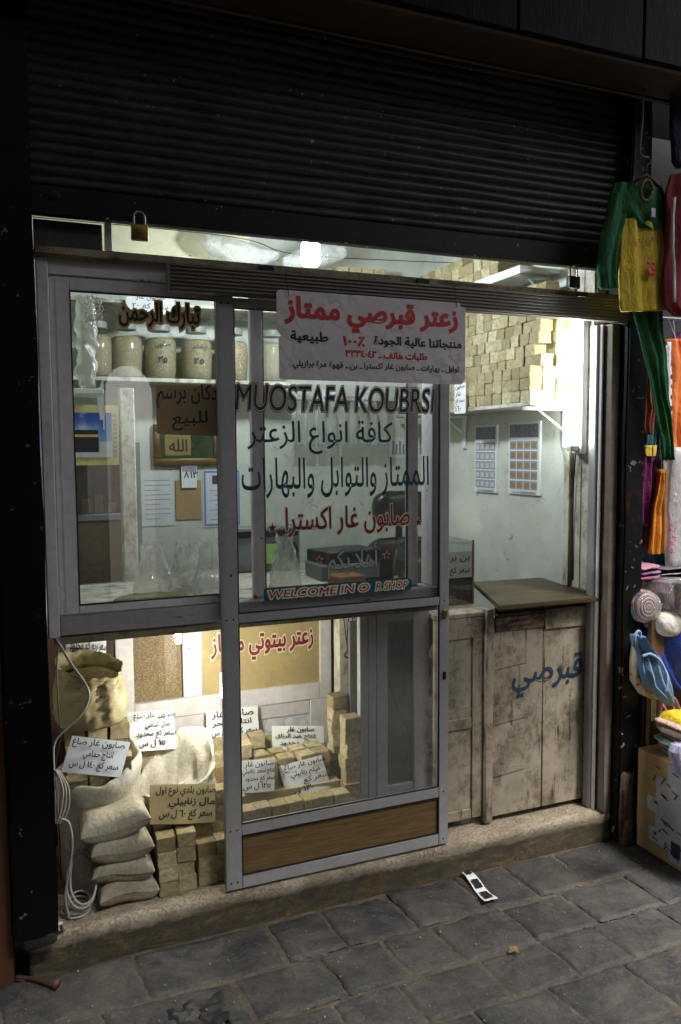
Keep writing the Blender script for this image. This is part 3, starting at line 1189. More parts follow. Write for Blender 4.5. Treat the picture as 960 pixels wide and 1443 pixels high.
def sline(s, u0, u1, v0, v1, m_, bo=.02):
    """u from the sign's near end, v from its foot, both 0..1"""
    ringed(s, sg, (SX0 + sw * u0, 0, SZ0 + shh * v0), sw * (u1 - u0), shh * (v1 - v0), ((bo, m_),), YS - .0004, pad=.6)


sline('زعتر قبرصي ممتاز', .04, .95, .575, .93, m_red, .046)
sline('منتجاتنا عالية الجودة', .49, .975, .415, .545, m_ink, .036)
sline('٪١٠٠', .33, .44, .41, .52, m_red, .03)
sline('طبيعية', .065, .25, .42, .55, m_ink, .036)
sline('طلبات هاتف ـ ٣٣٣٤٠٤٢', .34, .78, .265, .365, m_red, .034)
sline('توابل ـ بهارات ـ صابون غار اكسترا ـ بن ـ قهوة مرة برازيلي', .075, .965, .115, .225, m_ink, .022)
for x in (SX0 + .04, SX1 - .036):
    MB().tube([(x, YS - .003, SZ1 - .018), (x - .004, YS - .004, SZ1 + .005), (x - .006, YS + .004, SZ1 + .04), (x - .004, 2.428, 2.166), (x + .002, 2.47, 2.1665), (x + .003, 2.476, 2.150)], .0012, 6, 4).build('wire_hook', m_iron, sg)

# right hand jamb of the opening
jb = thing('door_jamb', 'grey aluminium door jamb with bright edges beside the black post', 'jamb', (2.16, 2.5, .126))
MB().box(2.150, 2.47, .126, 2.190, 2.56, 2.08, .003).build('channel', m_alu_brown, jb, smooth=True)
MB().box(2.118, 2.52, .126, 2.1498, 2.5598, 2.08, .003).build('inner_strip', m_alu, jb, smooth=True)
MB().box(2.1302, 2.505, .126, 2.1398, 2.5198, 2.08, .002).build('brush_fin', m_alu_white, jb, smooth=True)

# padlocks on the shutter rail
def padlock(cx, cz, y, m_body, label, w=.05):
    t = thing('padlock', label, 'padlock', (cx, y, cz))
    h_ = w * .92
    MB().box(cx - w / 2, y - .011, cz, cx + w / 2, y + .011, cz + h_, .004, seg=2).lathe([(0, 0), (.006, 0), (.006, .0006), (0, .0006)], (cx, y - .012, cz + .01), 10).build('body', m_body, t, smooth=True)
    r = w * .33
    pts = [(cx - r, y, cz + h_ - .004), (cx - r, y, cz + h_ + w * .45)]
    for k in range(1, 9):
        a = PI - PI * k / 8
        pts.append((cx + r * math.cos(a), y, cz + h_ + w * .45 + r * math.sin(a)))
    pts.append((cx + r, y, cz + h_ - .004))
    MB().tube(pts, .004, 10).build('shackle', m_steel, t, smooth=True)
    return t


c = at(197, 339, Y=2.462)
pb = padlock(c.x, c.z, 2.462, m_brass, 'brass padlock hanging open from the shutter rail near the header panel')
MB().box(c.x - .012, 2.4735 - .001, 2.272, c.x + .012, 2.4745, 2.29).build('hasp', m_iron, pb)
c = at(808, 407, Y=2.462)
padlock(c.x, c.z, 2.462, m_iron, 'dark iron padlock hanging from the shutter rail beside the kids outfit')

# ------------------------------------------------------------------ cupboard closing the entrance, with its lid
cp = thing('counter_cupboard', 'worn beige wooden cupboard with strap hinges and blue writing closing the shop entrance', 'cupboard', (1.8, 2.6, .13))
ch = thing('counter_cupboard', 'beige panelled cupboard carrying the glass coffee tank', 'cupboard', (1.5, 2.6, .13))
YC = 2.566
mb = MB().box(1.434, YC + .012, .16, 1.645, YC + .03, .955, .002)
mb.build('panel', m_cup2, ch, smooth=True)
mb = MB()
mb.box(1.434, YC + .005, .875, 1.645, YC + .0118, .955, .003)                 # top rail
mb.box(1.595, YC + .0055, .16, 1.645, YC + .0118, .8748, .003)        # stile
mb.box(1.434, YC + .006, .52, 1.594, YC + .0118, .565, .003)           # middle rail
mb.box(1.434, YC + .006, .16, 1.594, YC + .0118, .20, .003)
mb.build('moulding', m_cup, ch, smooth=True)
mb = MB().box(1.646, YC - .012, .135, 1.682, YC + .02, .985, .004).jitter(.003, 9)
mb.build('corner_post', m_cup, ch, smooth=True)
mb = MB().box(1.432, YC + .004, .956, 1.69, 3.2, .976, .004).jitter(.002, 8)
mb.build('top_board', m_cup, ch, smooth=True)
MB().box(1.434, 3.1, .12, 1.64, 3.12, .955).build('back_board', m_redwood, ch)
# the two planks of the door
for x0, x1, y in ((1.684, 1.918, YC), (1.921, 2.147, YC + .001)):
    MB().box(x0, y, .150, x1, y + .022, .945, .003).jitter(.0015, 6, x0).build('door_plank', m_cup, cp, smooth=True)
MB().box(1.690, YC - .008, .892, 1.918, YC - .0005, .962, .003).jitter(.0022, 12).build('top_batten', m_wood_paint('scraped brown batten', (150, 132, 110), (70, 36, 24), .44, (1, 14, 14)), cp, smooth=True)
MB().box(1.921, YC - .007, .880, 2.149, YC - .0005, .962, .003).jitter(.0015, 10).build('top_batten', m_cup, cp, smooth=True)
for z in (.765, .545, .335):
    MB().slab([(1.690, YC - .003, z - .022), (1.84, YC - .003, z - .008), (1.84, YC - .003, z + .008), (1.690, YC - .003, z + .022)], (0, .0026, 0)).lathe([(0, 0), (.005, 0), (.005, .05), (0, .05)], (1.684, YC - .004, z - .025), 10).build('hinge', m_cup, cp, smooth=True)
mb = MB().slab([(1.655, 2.488, .992), (2.148, 2.505, .985), (2.148, 2.893, 1.008), (1.79, 2.893, 1.012)], (0, 0, .019))
bmesh.ops.bevel(mb.bm, geom=mb.bm.edges[:], offset=.004, segments=2, affect='EDGES')
mb.build('lid', m_lid, cp, smooth=True)
MB().box(1.70, YC + .004, .946, 2.146, YC + .02, .984, .002).build('lid_batten', m_redwood, cp)
MB().box(2.10, YC + .0225, .130, 2.148, 3.0, .984).build('side_board', m_redwood, cp)
m_bluepaint = M('faded blue paint', (40, 62, 88), .6, 0, .35, 24, 0)
dp = [o for o in cp.children if o.name.startswith('door_plank')][0]
pb_ = at(722, 985, Y=YC - .001)
pr_, pt_ = at(820, 975, Y=YC - .001), at(722, 938, Y=YC - .001)
letters('قبرصي', m_bluepaint, dp, (pb_.x, YC - .0008, pb_.z), (1, 0, 0), (0, 0, 1), w=pr_.x - pb_.x, h=pt_.z - pb_.z + .02, bold=.018, wob=.002)


# ================================================================== SOAP BLOCKS
SOAP = []
for k in range(4):
    mb = MB()
    bmesh.ops.create_cube(mb.bm, size=1)
    bmesh.ops.subdivide_edges(mb.bm, edges=mb.bm.edges[:], cuts=2, use_grid_fill=True)
    es = [e for e in mb.bm.edges if len(e.link_faces) == 2 and e.calc_face_angle(0) > 1]
    bmesh.ops.bevel(mb.bm, geom=es, offset=.03, segments=2, affect='EDGES', clamp_overlap=True)
    mb.jitter(.05, 1.6, 5 + k * 3.3)
    mb.jitter(.018, 6, 2 + k * 7)
    me = bpy.data.meshes.new('soap_block')
    for v in mb.bm.verts:
        v.co.z += .5
    mb.bm.to_mesh(me)
    mb.bm.free()
    me.materials.append(m_soap)
    me.polygons.foreach_set('use_smooth', [True] * len(me.polygons))
    me.set_sharp_from_angle(angle=math.radians(40))
    SOAP.append(bpy.data.objects.new('soap_block', me))
NSOAP = [0]
rs = random.Random(11)


def soap(x, y, z, label, group, size=(.066, .066, .049), rot=0, jit=1, tilt=0):
    k = NSOAP[0]
    NSOAP[0] += 1
    src = SOAP[rs.randrange(4)]
    o = src.copy()
    COL.objects.link(o)
    o.location = (x + rs.uniform(-.003, .003) * jit, y + rs.uniform(-.002, .002) * jit, z)
    o.rotation_euler = (tilt, 0, rot + rs.uniform(-.06, .06) * jit + PI / 2 * rs.randrange(4) * (1 if abs(size[0] - size[1]) < .002 else 0))
    s = rs.uniform(.955, .995)
    o.scale = (size[0] * s, size[1] * s, size[2] * 1.0)
    return tag(o, label, 'soap', group)


# wall shelf: stack in layers against the side wall
G1, L1 = 'soap blocks stacked on the wall shelf over the calendars', 'tan soap block in the tall stack on the wall shelf over the calendars'
SX = .068
NY = 12
for j in range(NY):
    y = 2.755 + j * .067
    zoff = -.0025 * abs(j - 4)
    for i in range(3):
        soap(1.980 if j < 7 else 2.046, y, 1.7905 + i * .0492, L1, G1)
    for i in range(3, 10):
        if j == 0 and i in (3, 4):
            continue
        soap(2.046 + (.012 if i > 5 else 0), y + (.034 if (i in (5, 6)) else 0), 1.7905 + i * .0492, L1, G1)
for i in range(3):
    soap(2.047, 2.755, 1.7905 + i * .0492, L1, G1)
for i in range(9):
    soap(2.114, 2.756, 1.7905 + i * .0492, L1, G1)
soap(2.03, 2.75, 1.7905 + 3 * .0492, L1, G1)
shl = thing('wall_shelf', 'chipped white shelf on a bracket holding soap over the two calendars', 'shelf', (2.05, 3.1, 1.77))
mb = MB().box(1.945, 2.715, 1.772, 2.149, 3.95, 1.790, .003).jitter(.002, 12)
mb.build('board', m_white_old, shl, smooth=True)


def bracket(parent, y, z, x0=1.965):
    mb = MB().box(x0, y - .014, z - .014, 2.149, y + .014, z - .001, .001).box(2.136, y - .014, z - .17, 2.149, y + .014, z - .0142, .001)
    mb.tube([(x0 + .07, y, z - .014), (2.138, y, z - .10)], .0045, 6)
    return mb.build('bracket', m_white, parent)


bracket(shl, 2.735, 1.7715, 1.935)
bracket(shl, 3.55, 1.7715, 1.965)
sh2 = thing('wall_shelf', 'white upper shelf on a bracket just under the shutter with soap on top', 'shelf', (2.05, 3.1, 2.33))
MB().box(1.945, 2.79, 2.335, 2.149, 3.95, 2.352, .003).jitter(.0015, 9).box(1.940, 2.785, 2.318, 1.9448, 3.95, 2.352, .001).build('board', m_white, sh2, smooth=True)
bracket(sh2, 2.86, 2.334, 1.965)
bracket(sh2, 3.6, 2.334, 1.965)
G2, L2 = 'soap blocks on the upper wall shelf', 'soap block in the stack on the white upper shelf under the shutter'
for j in range(12):
    for i in range(3 if j not in (3, 4) else 2):
        soap(2.0 + (.02 if i == 2 else 0), 3.02 + j * .067, 2.3535 + i * .0492, L2, G2)

# ================================================================== SIDE WALL
def calendar(y0, y1, z0, z1, label, colored, loose=False):
    t = thing('wall_calendar', label, 'calendar', (2.15, (y0 + y1) / 2, z0))
    p = MB().box(2.138, y0, z0, 2.1495, y1, z1, .0006).build('pad', m_paper, t)
    # on the wall the viewer reads from far (y1) to near (y0)
    X = 2.1372
    w, h = y1 - y0, z1 - z0

    def cell(u0, u1, v0, v1, m_, nm, d=.0006, par=p, lift=0):
        MB().box(X - lift - d, y1 - w * u1, z0 + h * v0, X - lift, y1 - w * u0, z0 + h * v1).build(nm, m_, par)
    cell(.05, .95, .79, .97, m_calhead, 'printed_heading')
    mb = MB()
    mq = MB()
    for r_ in range(5):
        for c_ in range(4):
            u, v = .06 + c_ * .225, .07 + r_ * .138
            if loose and r_ == 4:
                continue
            mb.box(X - .0005, y1 - w * (u + .205), z0 + h * v, X, y1 - w * u, z0 + h * (v + .118))
            mq.box(X - .0012, y1 - w * (u + .17), z0 + h * (v + .02), X - .0006, y1 - w * (u + .03), z0 + h * (v + .095))
    mb.build('printed_grid', m_calgrid, p)
    mq.build('printed_pictures', m_caltan if colored else m_calgrey, p)
    mb = MB()
    for k in range(9):
        mb.box(X - .0006, y1 - w * .9, z0 + h * (.012 + k * .004), X, y1 - w * (.12 + .3 * (k % 2)), z0 + h * (.0135 + k * .004))
    mb.build('fine_print', m_calgrid, p)
    if loose:
        mb = MB()

        def lf(u, v):
            return Vector((X - .004 - .03 * (1 - v) ** 2 * (.4 + .6 * u) - .006 * u, y1 - w * (1.0 * u) + (.02 * (1 - v)), z0 + h * (.02 + v * .45)))
        mb.grid(10, 10, lf)
        bmesh.ops.solidify(mb.bm, geom=mb.bm.faces[:], thickness=.0008)
        mb.build('loose_leaf', m_paper, t, smooth=True)
        mb = MB()
        for k in range(4):
            mb.box(X - .0095 - .004 * (k % 2), y1 - w * (.16 + k * .2), z0 + h * .83, X - .006, y1 - w * (.02 + k * .2), z0 + h * 1.02, .001)
        mb.build('torn_stubs', m_paper, t)
    return t


m_calhead = M('grey printed heading', (140, 142, 150), .6, 0, .6, 90, 0, stretch=(1, 1, 1))
m_calgrid = M('grey printed grid', (150, 152, 160), .6, 0, .1, 30, 0)
m_caltan = M('printed gold picture', (160, 132, 84), .6, 0, .35, 60, 0)
m_calgrey = M('printed pale picture', (204, 206, 206), .6, 0, .15, 60, 0)
calendar(3.245, 3.44, 1.385, 1.715, 'white wall calendar with pale squares hanging farther from the lamp', False)
calendar(2.905, 3.145, 1.39, 1.72, 'white wall calendar printed with twenty tan squares nearest the wall lamp', True)

# near end of the wall: boards, pipe, tube lamp
bd = thing('wall_boarding', 'stained white boarding on the side wall behind the wall lamp', 'boarding', (2.13, 2.65, 1.0))
mb = MB()
for y0, y1 in ((2.565, 2.622), (2.626, 2.672), (2.70, 2.735)):
    mb.box(2.138, y0, 1.02, 2.1495, y1, 2.99, .002)
mb.build('board', m_white_old, bd, smooth=True)
MB().tube([(2.138, 2.686, 1.02), (2.138, 2.686, 2.99)], .009, 10).build('pipe', m_trimwood, bd, smooth='all')
lp = thing('tube_lamp', 'lit white tube lamp standing upright on the wall by the door jamb', 'lamp', (2.1, 2.62, 1.58))
MB().box(2.108, 2.590, 1.575, 2.1375, 2.650, 2.17, .008, seg=3).build('housing', m_white, lp, smooth=True)
for z in (1.60, 2.135):
    MB().box(2.068, 2.605, z - .012, 2.1075, 2.635, z + .012, .004, seg=2).build('holder', m_white, lp, smooth=True)
MB().tube([(2.080, 2.62, 1.612), (2.080, 2.62, 2.123)], .013, 14).build('tube', m_tube, lp, smooth='all')
MB().tube([(2.12, 2.64, 1.575), (2.128, 2.66, 1.4), (2.135, 2.663, 1.05)], .003, 6, 5).build('cord', m_dark, lp)

# glass tank of coffee
tx0, tx1, ty0, ty1, tz = 1.455, 1.688, 2.715, 2.93, .977
ta = thing('glass_tank', 'open glass tank of dark coffee beans on the panelled cupboard', 'tank', ((tx0 + tx1) / 2, 2.8, tz))
mb = MB().box(tx0, ty0, tz + .001, tx1, ty0 + .004, tz + .255).box(tx0, ty1 - .004, tz + .001, tx1, ty1, tz + .255)
mb.box(tx0, ty0 + .0042, tz + .001, tx0 + .004, ty1 - .0042, tz + .255).box(tx1 - .004, ty0 + .0042, tz + .001, tx1, ty1 - .0042, tz + .255)
mb.build('pane', m_glass, ta)
m_brasstrim = M('tarnished tank edge', (120, 112, 84), .45, .3, .3, 30, .1)
mb = MB()
for x, y in ((tx0, ty0), (tx1 - .006, ty0), (tx0, ty1 - .006), (tx1 - .006, ty1 - .006)):
    mb.box(x - .001, y - .001, tz, x + .006, y + .006, tz + .258)
mb.box(tx0 - .002, ty0 - .002, tz - .0005, tx1 + .002, ty1 + .002, tz + .0009)
mb.build('edge_trim', m_brasstrim, ta)


def beans(name, c, sc, c2):
    n = N(name)
    v = n.co()
    vo = n.n('ShaderNodeTexVoronoi')
    n.t.links.new(v, vo.inputs['Vector'])
    vo.inputs['Scale'].default_value = sc
    h = n.n('ShaderNodeSeparateColor')
    n.t.links.new(vo.outputs['Color'], h.inputs[0])
    n.base(n.ramp(h.outputs[0], [(0, tuple(x * .55 for x in c)), (.5, c), (.85, c2), (1, tuple(min(255, x * 1.25) for x in c2))]), .6)
    n.bump(vo.outputs['Distance'], -.8, .01)
    return n.m


m_coffee = beans('dark coffee beans', (38, 30, 24), 120, (58, 46, 36))
m_grain = beans('golden dry herb', (138, 110, 66), 480, (180, 150, 98))


def fill_top(u, v):
    X, Y = tx0 + .0045 + (tx1 - tx0 - .009) * u, ty0 + .0045 + (ty1 - ty0 - .009) * v
    return Vector((X, Y, tz + .15 + .03 * noise.noise(Vector((X * 8, Y * 8, 0))) - .03 * (u - .5)))


mb = MB()
g = mb.grid(14, 14, fill_top)
ring = [g[i][0] for i in range(14)] + [g[13][j] for j in range(1, 14)] + [g[i][13] for i in range(12, -1, -1)] + [g[0][j] for j in range(12, 0, -1)]
low = [mb.bm.verts.new((v.co.x, v.co.y, tz + .002)) for v in ring]
for i in range(len(ring)):
    j = (i + 1) % len(ring)
    mb.bm.faces.new((ring[i], ring[j], low[j], low[i]))
mb.bm.faces.new(low)
mb.build('coffee_beans', m_coffee, ta, smooth=True)
tp = MB().box(tx0 + .02, ty0 - .0022, tz + .11, tx1 - .012, ty0 - .0006, tz + .215).build('paper_label', M('grey label', (150, 152, 144), .6, 0, .2, 12, 0), ta)
letters('بن برازيلي', m_ink, tp, (tx0 + .03, ty0 - .0023, tz + .165), (1, 0, 0), (0, 0, 1), w=.18, h=.042, bold=.015, wob=.001)
letters('سعر كغ محدود', m_ink, tp, (tx0 + .03, ty0 - .0023, tz + .118), (1, 0, 0), (0, 0, 1), w=.18, h=.036, bold=.015, wob=.001)

# ================================================================== BACK WALL AND SHELVES
js = thing('jar_shelf', 'long white shelf on the back wall carrying the big jars', 'shelf', (.7, 3.85, 1.92))
MB().box(-.02, 3.74, 1.916, 1.30, 4.019, 1.936, .003).jitter(.002, 9).build('board', m_white_old, js, smooth=True)
us = thing('jar_shelf', 'thin white shelf on the back wall above the jars', 'shelf', (.9, 3.85, 2.25))
MB().box(-.02, 3.72, 2.262, 2.10, 4.019, 2.278, .003).jitter(.002, 9).build('board', m_white_old, us, smooth=True)
m_jar = glass('jar plastic', (.96, .97, .94, 1), .10, .5, .06)
m_spice = beans('pale ground spice', (150, 138, 106), 520, (170, 158, 124))


def jar(x, num, y=3.84):
    t = thing('storage_jar', 'big jar of pale spice' + num[1], 'jar', (x, y, 1.937), 'spice jars on the back shelf')
    pr = [(.0, 0), (.062, .0), (.070, .008), (.074, .05), (.0765, .12), (.074, .18), (.064, .208), (.047, .222), (.044, .228)]
    jb_ = MB().lathe(pr, (x, y, 1.937), 32, cap=False).build('body', m_jar, t, smooth='all')
    pi = [(.0, .003), (.060, .003), (.068, .010), (.0715, .05), (.0745, .12), (.0720, .178), (.055, .192), (.0, .196)]
    MB().lathe(pi, (x, y, 1.937), 28, cap=False, wob=.004, seed=x * 9).build('spice', m_spice, t, smooth='all')
    MB().lathe([(0, .225), (.049, .225), (.050, .229), (.050, .252), (.046, .256), (0, .256)], (x, y, 1.937), 24, cap=False).build('lid', film_lid, t, smooth=True)
    if num[0]:
        letters(num[0], m_ink, jb_, (x - .022, y - .0785, 2.01), (1, 0, 0), (0, 0, 1), w=.04, h=.028, bold=.03, wob=.001)
        letters('صابون' if num[0] == '٣٥' else 'زعتر', m_ink, jb_, (x - .035, y - .0785, 2.075), (1, 0, 0), (0, 0, 1), w=.07, h=.03, bold=.01, wob=.002)


film_lid = M('cloudy jar lid', (140, 146, 138), .4, 0, .1, 9, 0)
for k, (px_, nm) in enumerate(((136, ('', ', half hidden by the hanging crochet net')), (178, ('', ', second beyond the hanging net')), (226, ('٣٥', ', numbered 35')), (277, ('٢٥', ', numbered 25')),
                              (328, ('', ', seen just beyond the door stile')), (384, ('', ', last one before the hanging bags')))):
    jar(at(px_, 505, Y=3.84).x, nm)

# hanging clear bags further along and tags
hb = thing('bag_rail', 'white rail on the back wall with clear bags of powder hanging from it', 'rail', (1.5, 3.9, 1.9))
MB().box(1.32, 3.93, 1.86, 2.14, 4.018, 1.884, .003).build('board', m_white_old, hb, smooth=True)
m_powder = M('pale powder', (176, 160, 118), .8, 0, .2, 9, .2)
for k in range(9):
    x = 1.37 + k * .06
    t = thing('hanging_bag', 'narrow clear bag hanging in the row under the back rail', 'bag', (x, 3.90, 1.62), 'clear bags hanging from the back rail')

    def bf(u, v, x=x, k=k):
        a = u * 2 * PI
        w = .026 * (1 - .35 * v ** 3) + .004 * noise.noise(Vector((a, v * 6, k)))
        return Vector((x + math.cos(a) * w, 3.90 + math.sin(a) * w * .55, 1.62 + .235 * v))
    MB2 = MB()
    MB2.grid(14, 12, bf, wrap=True, close=True)
    MB2.build('film', m_film, t, smooth='all')
for k, x in enumerate((1.50, 1.70, 1.94)):
    t = MB().box(x, 3.918, 1.83, x + .075, 3.922, 1.915, 0).build('price_tag', m_paper)
    tag(t, ('small white price tag on the back rail, the one nearest the jars', 'small white price tag in the middle of the back rail', 'small white price tag at the back rail end by the soap wall')[k], 'tag')
    letters(('سعر ٩٠', 'سعر ٢٥', 'سعر ٦٠')[k], m_ink, t, (x + .008, 3.9175, 1.85), (1, 0, 0), (0, 0, 1), w=.058, h=.03, bold=.01)
# price tag on the soap shelf
cA = at(637, 600, X=1.93)
t = MB().box(1.931, 3.19, 1.765, 1.934, 3.29, 1.905).build('price_tag', m_paper)
tag(t, 'white price tag standing at the edge of the soap wall shelf', 'tag')
for k, s_ in enumerate(('صابون', 'غار', 'سعر كغ', '١٦٠')):
    letters(s_, m_ink, t, (1.9305, 3.28, 1.875 - k * .033), (0, -1, 0), (0, 0, 1), w=.08 if k % 2 == 0 else .05, h=.026, bold=.012, wob=.001)

# soap on the thin back shelf
G3, L3 = 'soap blocks on the thin back shelf', 'soap block in the small stack on the thin back shelf under the ceiling lamp'
for c_ in range(4):
    for i in range(5):
        soap(1.56 + c_ * .068, 3.80, 2.2785 + i * .0492, L3, G3)

# wall papers: framed picture, papers, envelope, tiny calendar, certificate
YB = 4.018


def paper(px0, py0, px1, py1, name, label, cat, m_, y=YB, th=.003):
    a, b = at(px0, py0, Y=y), at(px1, py1, Y=y)
    o = MB().box(a.x, y - th, b.z, b.x, y - .0005, a.z).build(name, m_)
    tag(o, label, cat)
    return o, a, b


m_goldframe = M('gilded frame', (112, 90, 48), .4, .4, .3, 20, .3)
a, b = at(214, 598, Y=YB), at(309, 655, Y=YB)
fr = thing('framed_picture', 'gilt framed picture with green field and gold Arabic emblem on the back wall', 'picture', ((a.x + b.x) / 2, YB, b.z))
mb = MB()
for x0, z0, x1, z1 in ((a.x, b.z, b.x, b.z + .035), (a.x, a.z - .035, b.x, a.z), (a.x, b.z + .0352, a.x + .035, a.z - .0352), (b.x - .035, b.z + .0352, b.x, a.z - .0352)):
    mb.box(x0, YB - .03, z0, x1, YB - .001, z1, .006, seg=2)
mb.build('frame', m_goldframe, fr, smooth=True)
pc = MB().box(a.x + .03, YB - .018, b.z + .03, b.x - .03, YB - .008, a.z - .03).build('print', M('green print', (58, 74, 46), .3, 0, .4, 6, 0), fr)
mb = MB().box(a.x + .06, YB - .0195, b.z + .05, (a.x + b.x) / 2 + .02, YB - .0182, a.z - .05)
em = mb.build('emblem', M('gold emblem', (150, 128, 74), .4, .2, .2, 20, 0), pc)
letters('الله', m_ink, pc, (a.x + .08, YB - .0198, b.z + .07), (1, 0, 0), (0, 0, 1), w=.09, h=.06, bold=.02)

o, a, b = paper(197, 664, 246, 740, 'notice', 'pale notice sheet in a sleeve on the back wall', 'paper', M('pale notice', (214, 220, 216), .4, 0, .1, 8, 0))
mb = MB()
for k in range(9):
    z = a.z - .05 - k * .024
    mb.box(a.x + .02, YB - .0036, z, b.x - .02 - .05 * (k % 3 == 2), YB - .0031, z + .004)
mb.build('fine_print', m_calgrid, o)
paper(247, 677, 284, 731, 'envelope', 'brown envelope pinned to the back wall under the small calendar', 'envelope', m_card, th=.006)
o, a, b = paper(255, 655, 277, 687, 'small_calendar', 'small white tear off calendar over the brown envelope', 'calendar', m_paper, y=4.010, th=.012)
letters('٨', m_ink, o, (a.x + .012, 3.9975, b.z + .05), (1, 0, 0), (0, 0, 1), h=.032, bold=.02)
letters('١٣', m_ink, o, (a.x + .045, 3.9975, b.z + .05), (1, 0, 0), (0, 0, 1), h=.032, bold=.02)
MB().box(a.x + .004, 3.9965, a.z - .035, b.x - .004, 3.9978, a.z - .004).build('heading', m_calgrid, o)
o, a, b = paper(285, 662, 340, 741, 'certificate', 'blue bordered certificate with a small portrait on the back wall', 'certificate', M('pale certificate', (206, 214, 222), .4, 0, .06, 8, 0))
mb = MB()
for x0, z0, x1, z1 in ((a.x + .006, b.z + .006, b.x - .006, b.z + .016), (a.x + .006, a.z - .016, b.x - .006, a.z - .006), (a.x + .006, b.z + .0165, a.x + .016, a.z - .0165), (b.x - .016, b.z + .0165, b.x - .006, a.z - .0165)):
    mb.box(x0, YB - .0036, z0, x1, YB - .0031, z1)
mb.build('border', M('blue border', (120, 140, 172), .5, 0, .2, 30, 0), o)
MB().box(a.x + .05, YB - .0038, a.z - .075, a.x + .085, YB - .0031, a.z - .03).build('portrait', M('tiny portrait', (96, 62, 56), .5, 0, .4, 40, 0), o)
mb = MB()
for k in range(8):
    mb.box(a.x + .035 + .03 * (k % 2), YB - .0036, a.z - .11 - k * .025, b.x - .04, YB - .0031, a.z - .106 - k * .025)
mb.build('fine_print', m_calgrid, o)
o, a, b = paper(548, 616, 600, 645, 'printed_strip', 'wide pale printed strip with grey bars on the back wall', 'poster', M('pale poster', (206, 212, 210), .5, 0, .08, 8, 0))
mb = MB()
for k in range(9):
    x = a.x + .02 + k * (b.x - a.x - .04) / 9
    mb.box(x, YB - .0036, b.z + .02, x + .012, YB - .0031, a.z - .02 - .02 * (k % 2))
mb.build('printed_bars', m_calhead, o)

# tall white post, dark glazed cabinet, bracket shelf and holy mosque calendar at the far side
a, b = at(168, 540, Y=3.38), at(190, 852, Y=3.38)
tag(MB().box(a.x, 3.38, .1, b.x + .02, 3.45, 1.86, .004).jitter(.002, 5).build('wooden_post', m_white_old, smooth=True), 'tall chipped white post inside beside the dark glazed cabinet', 'post')
a, b = at(96, 655, Y=3.6), at(166, 800, Y=3.6)
cab = thing('glazed_cabinet', 'dark glazed cabinet with a marbled lower panel behind the white post', 'cabinet', (.3, 3.7, .1))
MB().box(-.02, 3.612, .1, b.x + .11, 4.0, 1.62, .003).build('body', m_redwood, cab)
MB().box(-.02, 3.598, 1.325, b.x + .1, 3.602, 1.60).build('pane', m_glass, cab)
mb = MB().box(-.02, 3.590, 1.60, b.x + .11, 3.6115, 1.64, .003).box(-.02, 3.590, 1.295, b.x + .11, 3.6115, 1.325, .003).box(-.02, 3.590, .98, b.x + .11, 3.6115, 1.02, .003).box(b.x + .085, 3.592, 1.02, b.x + .11, 3.6115, 1.60, .003)
mb.build('frame', m_greyplastic, cab, smooth=True)
MB().box(-.02, 3.597, 1.02, b.x + .085, 3.610, 1.295).build('marbled_panel', mk_marble('brown marbled panel', (96, 84, 66), (60, 52, 42), 6, .3), cab)
mb = MB()
for k in range(7):
    mb.box(.03 + k * .055, 3.604, 1.326, .07 + k * .055, 3.6115, 1.37 + .02 * (k % 3), .004)
mb.build('small_packets', M('small brown packets', (110, 80, 48), .5, 0, .4, 20, .1), cab)
bs = thing('bracket_shelf', 'small white bracket shelf above the mosque calendar', 'shelf', (.25, 3.15, 1.85))
a, b = at(104, 549, Y=3.12), at(148, 566, Y=3.12)
MB().box(-.028, 3.05, a.z - .018, a.x + .10, 3.30, a.z, .002).build('board', m_white, bs)
MB().slab([(a.x + .075, 3.055, a.z - .019), (a.x + .10, 3.055, a.z + .04), (a.x + .10, 3.055, a.z - .11), (a.x + .085, 3.055, a.z - .115)], (0, .006, 0)).build('bracket', m_white, bs)
a, b = at(100, 570, Y=3.19), at(168, 655, Y=3.19)
kc = MB().box(-.028, 3.186, b.z, b.x, 3.19, a.z).build('mosque_calendar', M('yellow calendar border', (206, 196, 128), .45, 0, .2, 30, 0))
tag(kc, 'glossy calendar showing a black cube shrine and minarets under blue sky', 'calendar')


def mk_bluesky():
    n = N('printed blue sky')
    sp = n.n('ShaderNodeSeparateXYZ')
    tc = n.n('ShaderNodeTexCoord')
    n.t.links.new(tc.outputs['Generated'], sp.inputs[0])
    nz = n.noise(n.co(), 9, 6)
    n.base(n.mix(n.ramp(nz, [(.5, BLK), (.7, WHT)]), n.ramp(sp.outputs['Z'], [(.2, (128, 170, 206)), (.9, (34, 72, 156))]), lin((206, 216, 226))), .3)
    return n.m


x0, x1, z0, z1 = .135, b.x - .025, b.z + .03, a.z - .03
sk_ = MB().box(x0 - .13, 3.1845, z0, x1, 3.1858, z1).build('printed_sky', mk_bluesky(), kc)
mb = MB().box(x0 + .03, 3.183, z0 + .02, x1 - .05, 3.1844, z0 + .105)
mb.build('printed_cube', M('printed black', (24, 22, 26), .4, 0, .2, 20, 0), kc)
MB().box(x0 + .03, 3.1822, z0 + .078, x1 - .05, 3.1829, z0 + .088).build('printed_band', m_gold, kc)
mb = MB()
for xx in (x0 + .055, x1 - .032):
    mb.box(xx, 3.183, z0 + .106, xx + .007, 3.1844, z0 + .16).slab([(xx - .003, 3.183, z0 + .16), (xx + .010, 3.183, z0 + .16), (xx + .0035, 3.183, z0 + .185)], (0, .0012, 0))
mb.box(x1 - .048, 3.183, z0 + .02, x1, 3.1844, z0 + .06).box(x0 - .1, 3.183, z0 + .0, x1, 3.1844, z0 + .0195)
mb.build('printed_minarets', M('printed stone', (200, 200, 204), .4, 0, .2, 60, 0), kc)
mb = MB()
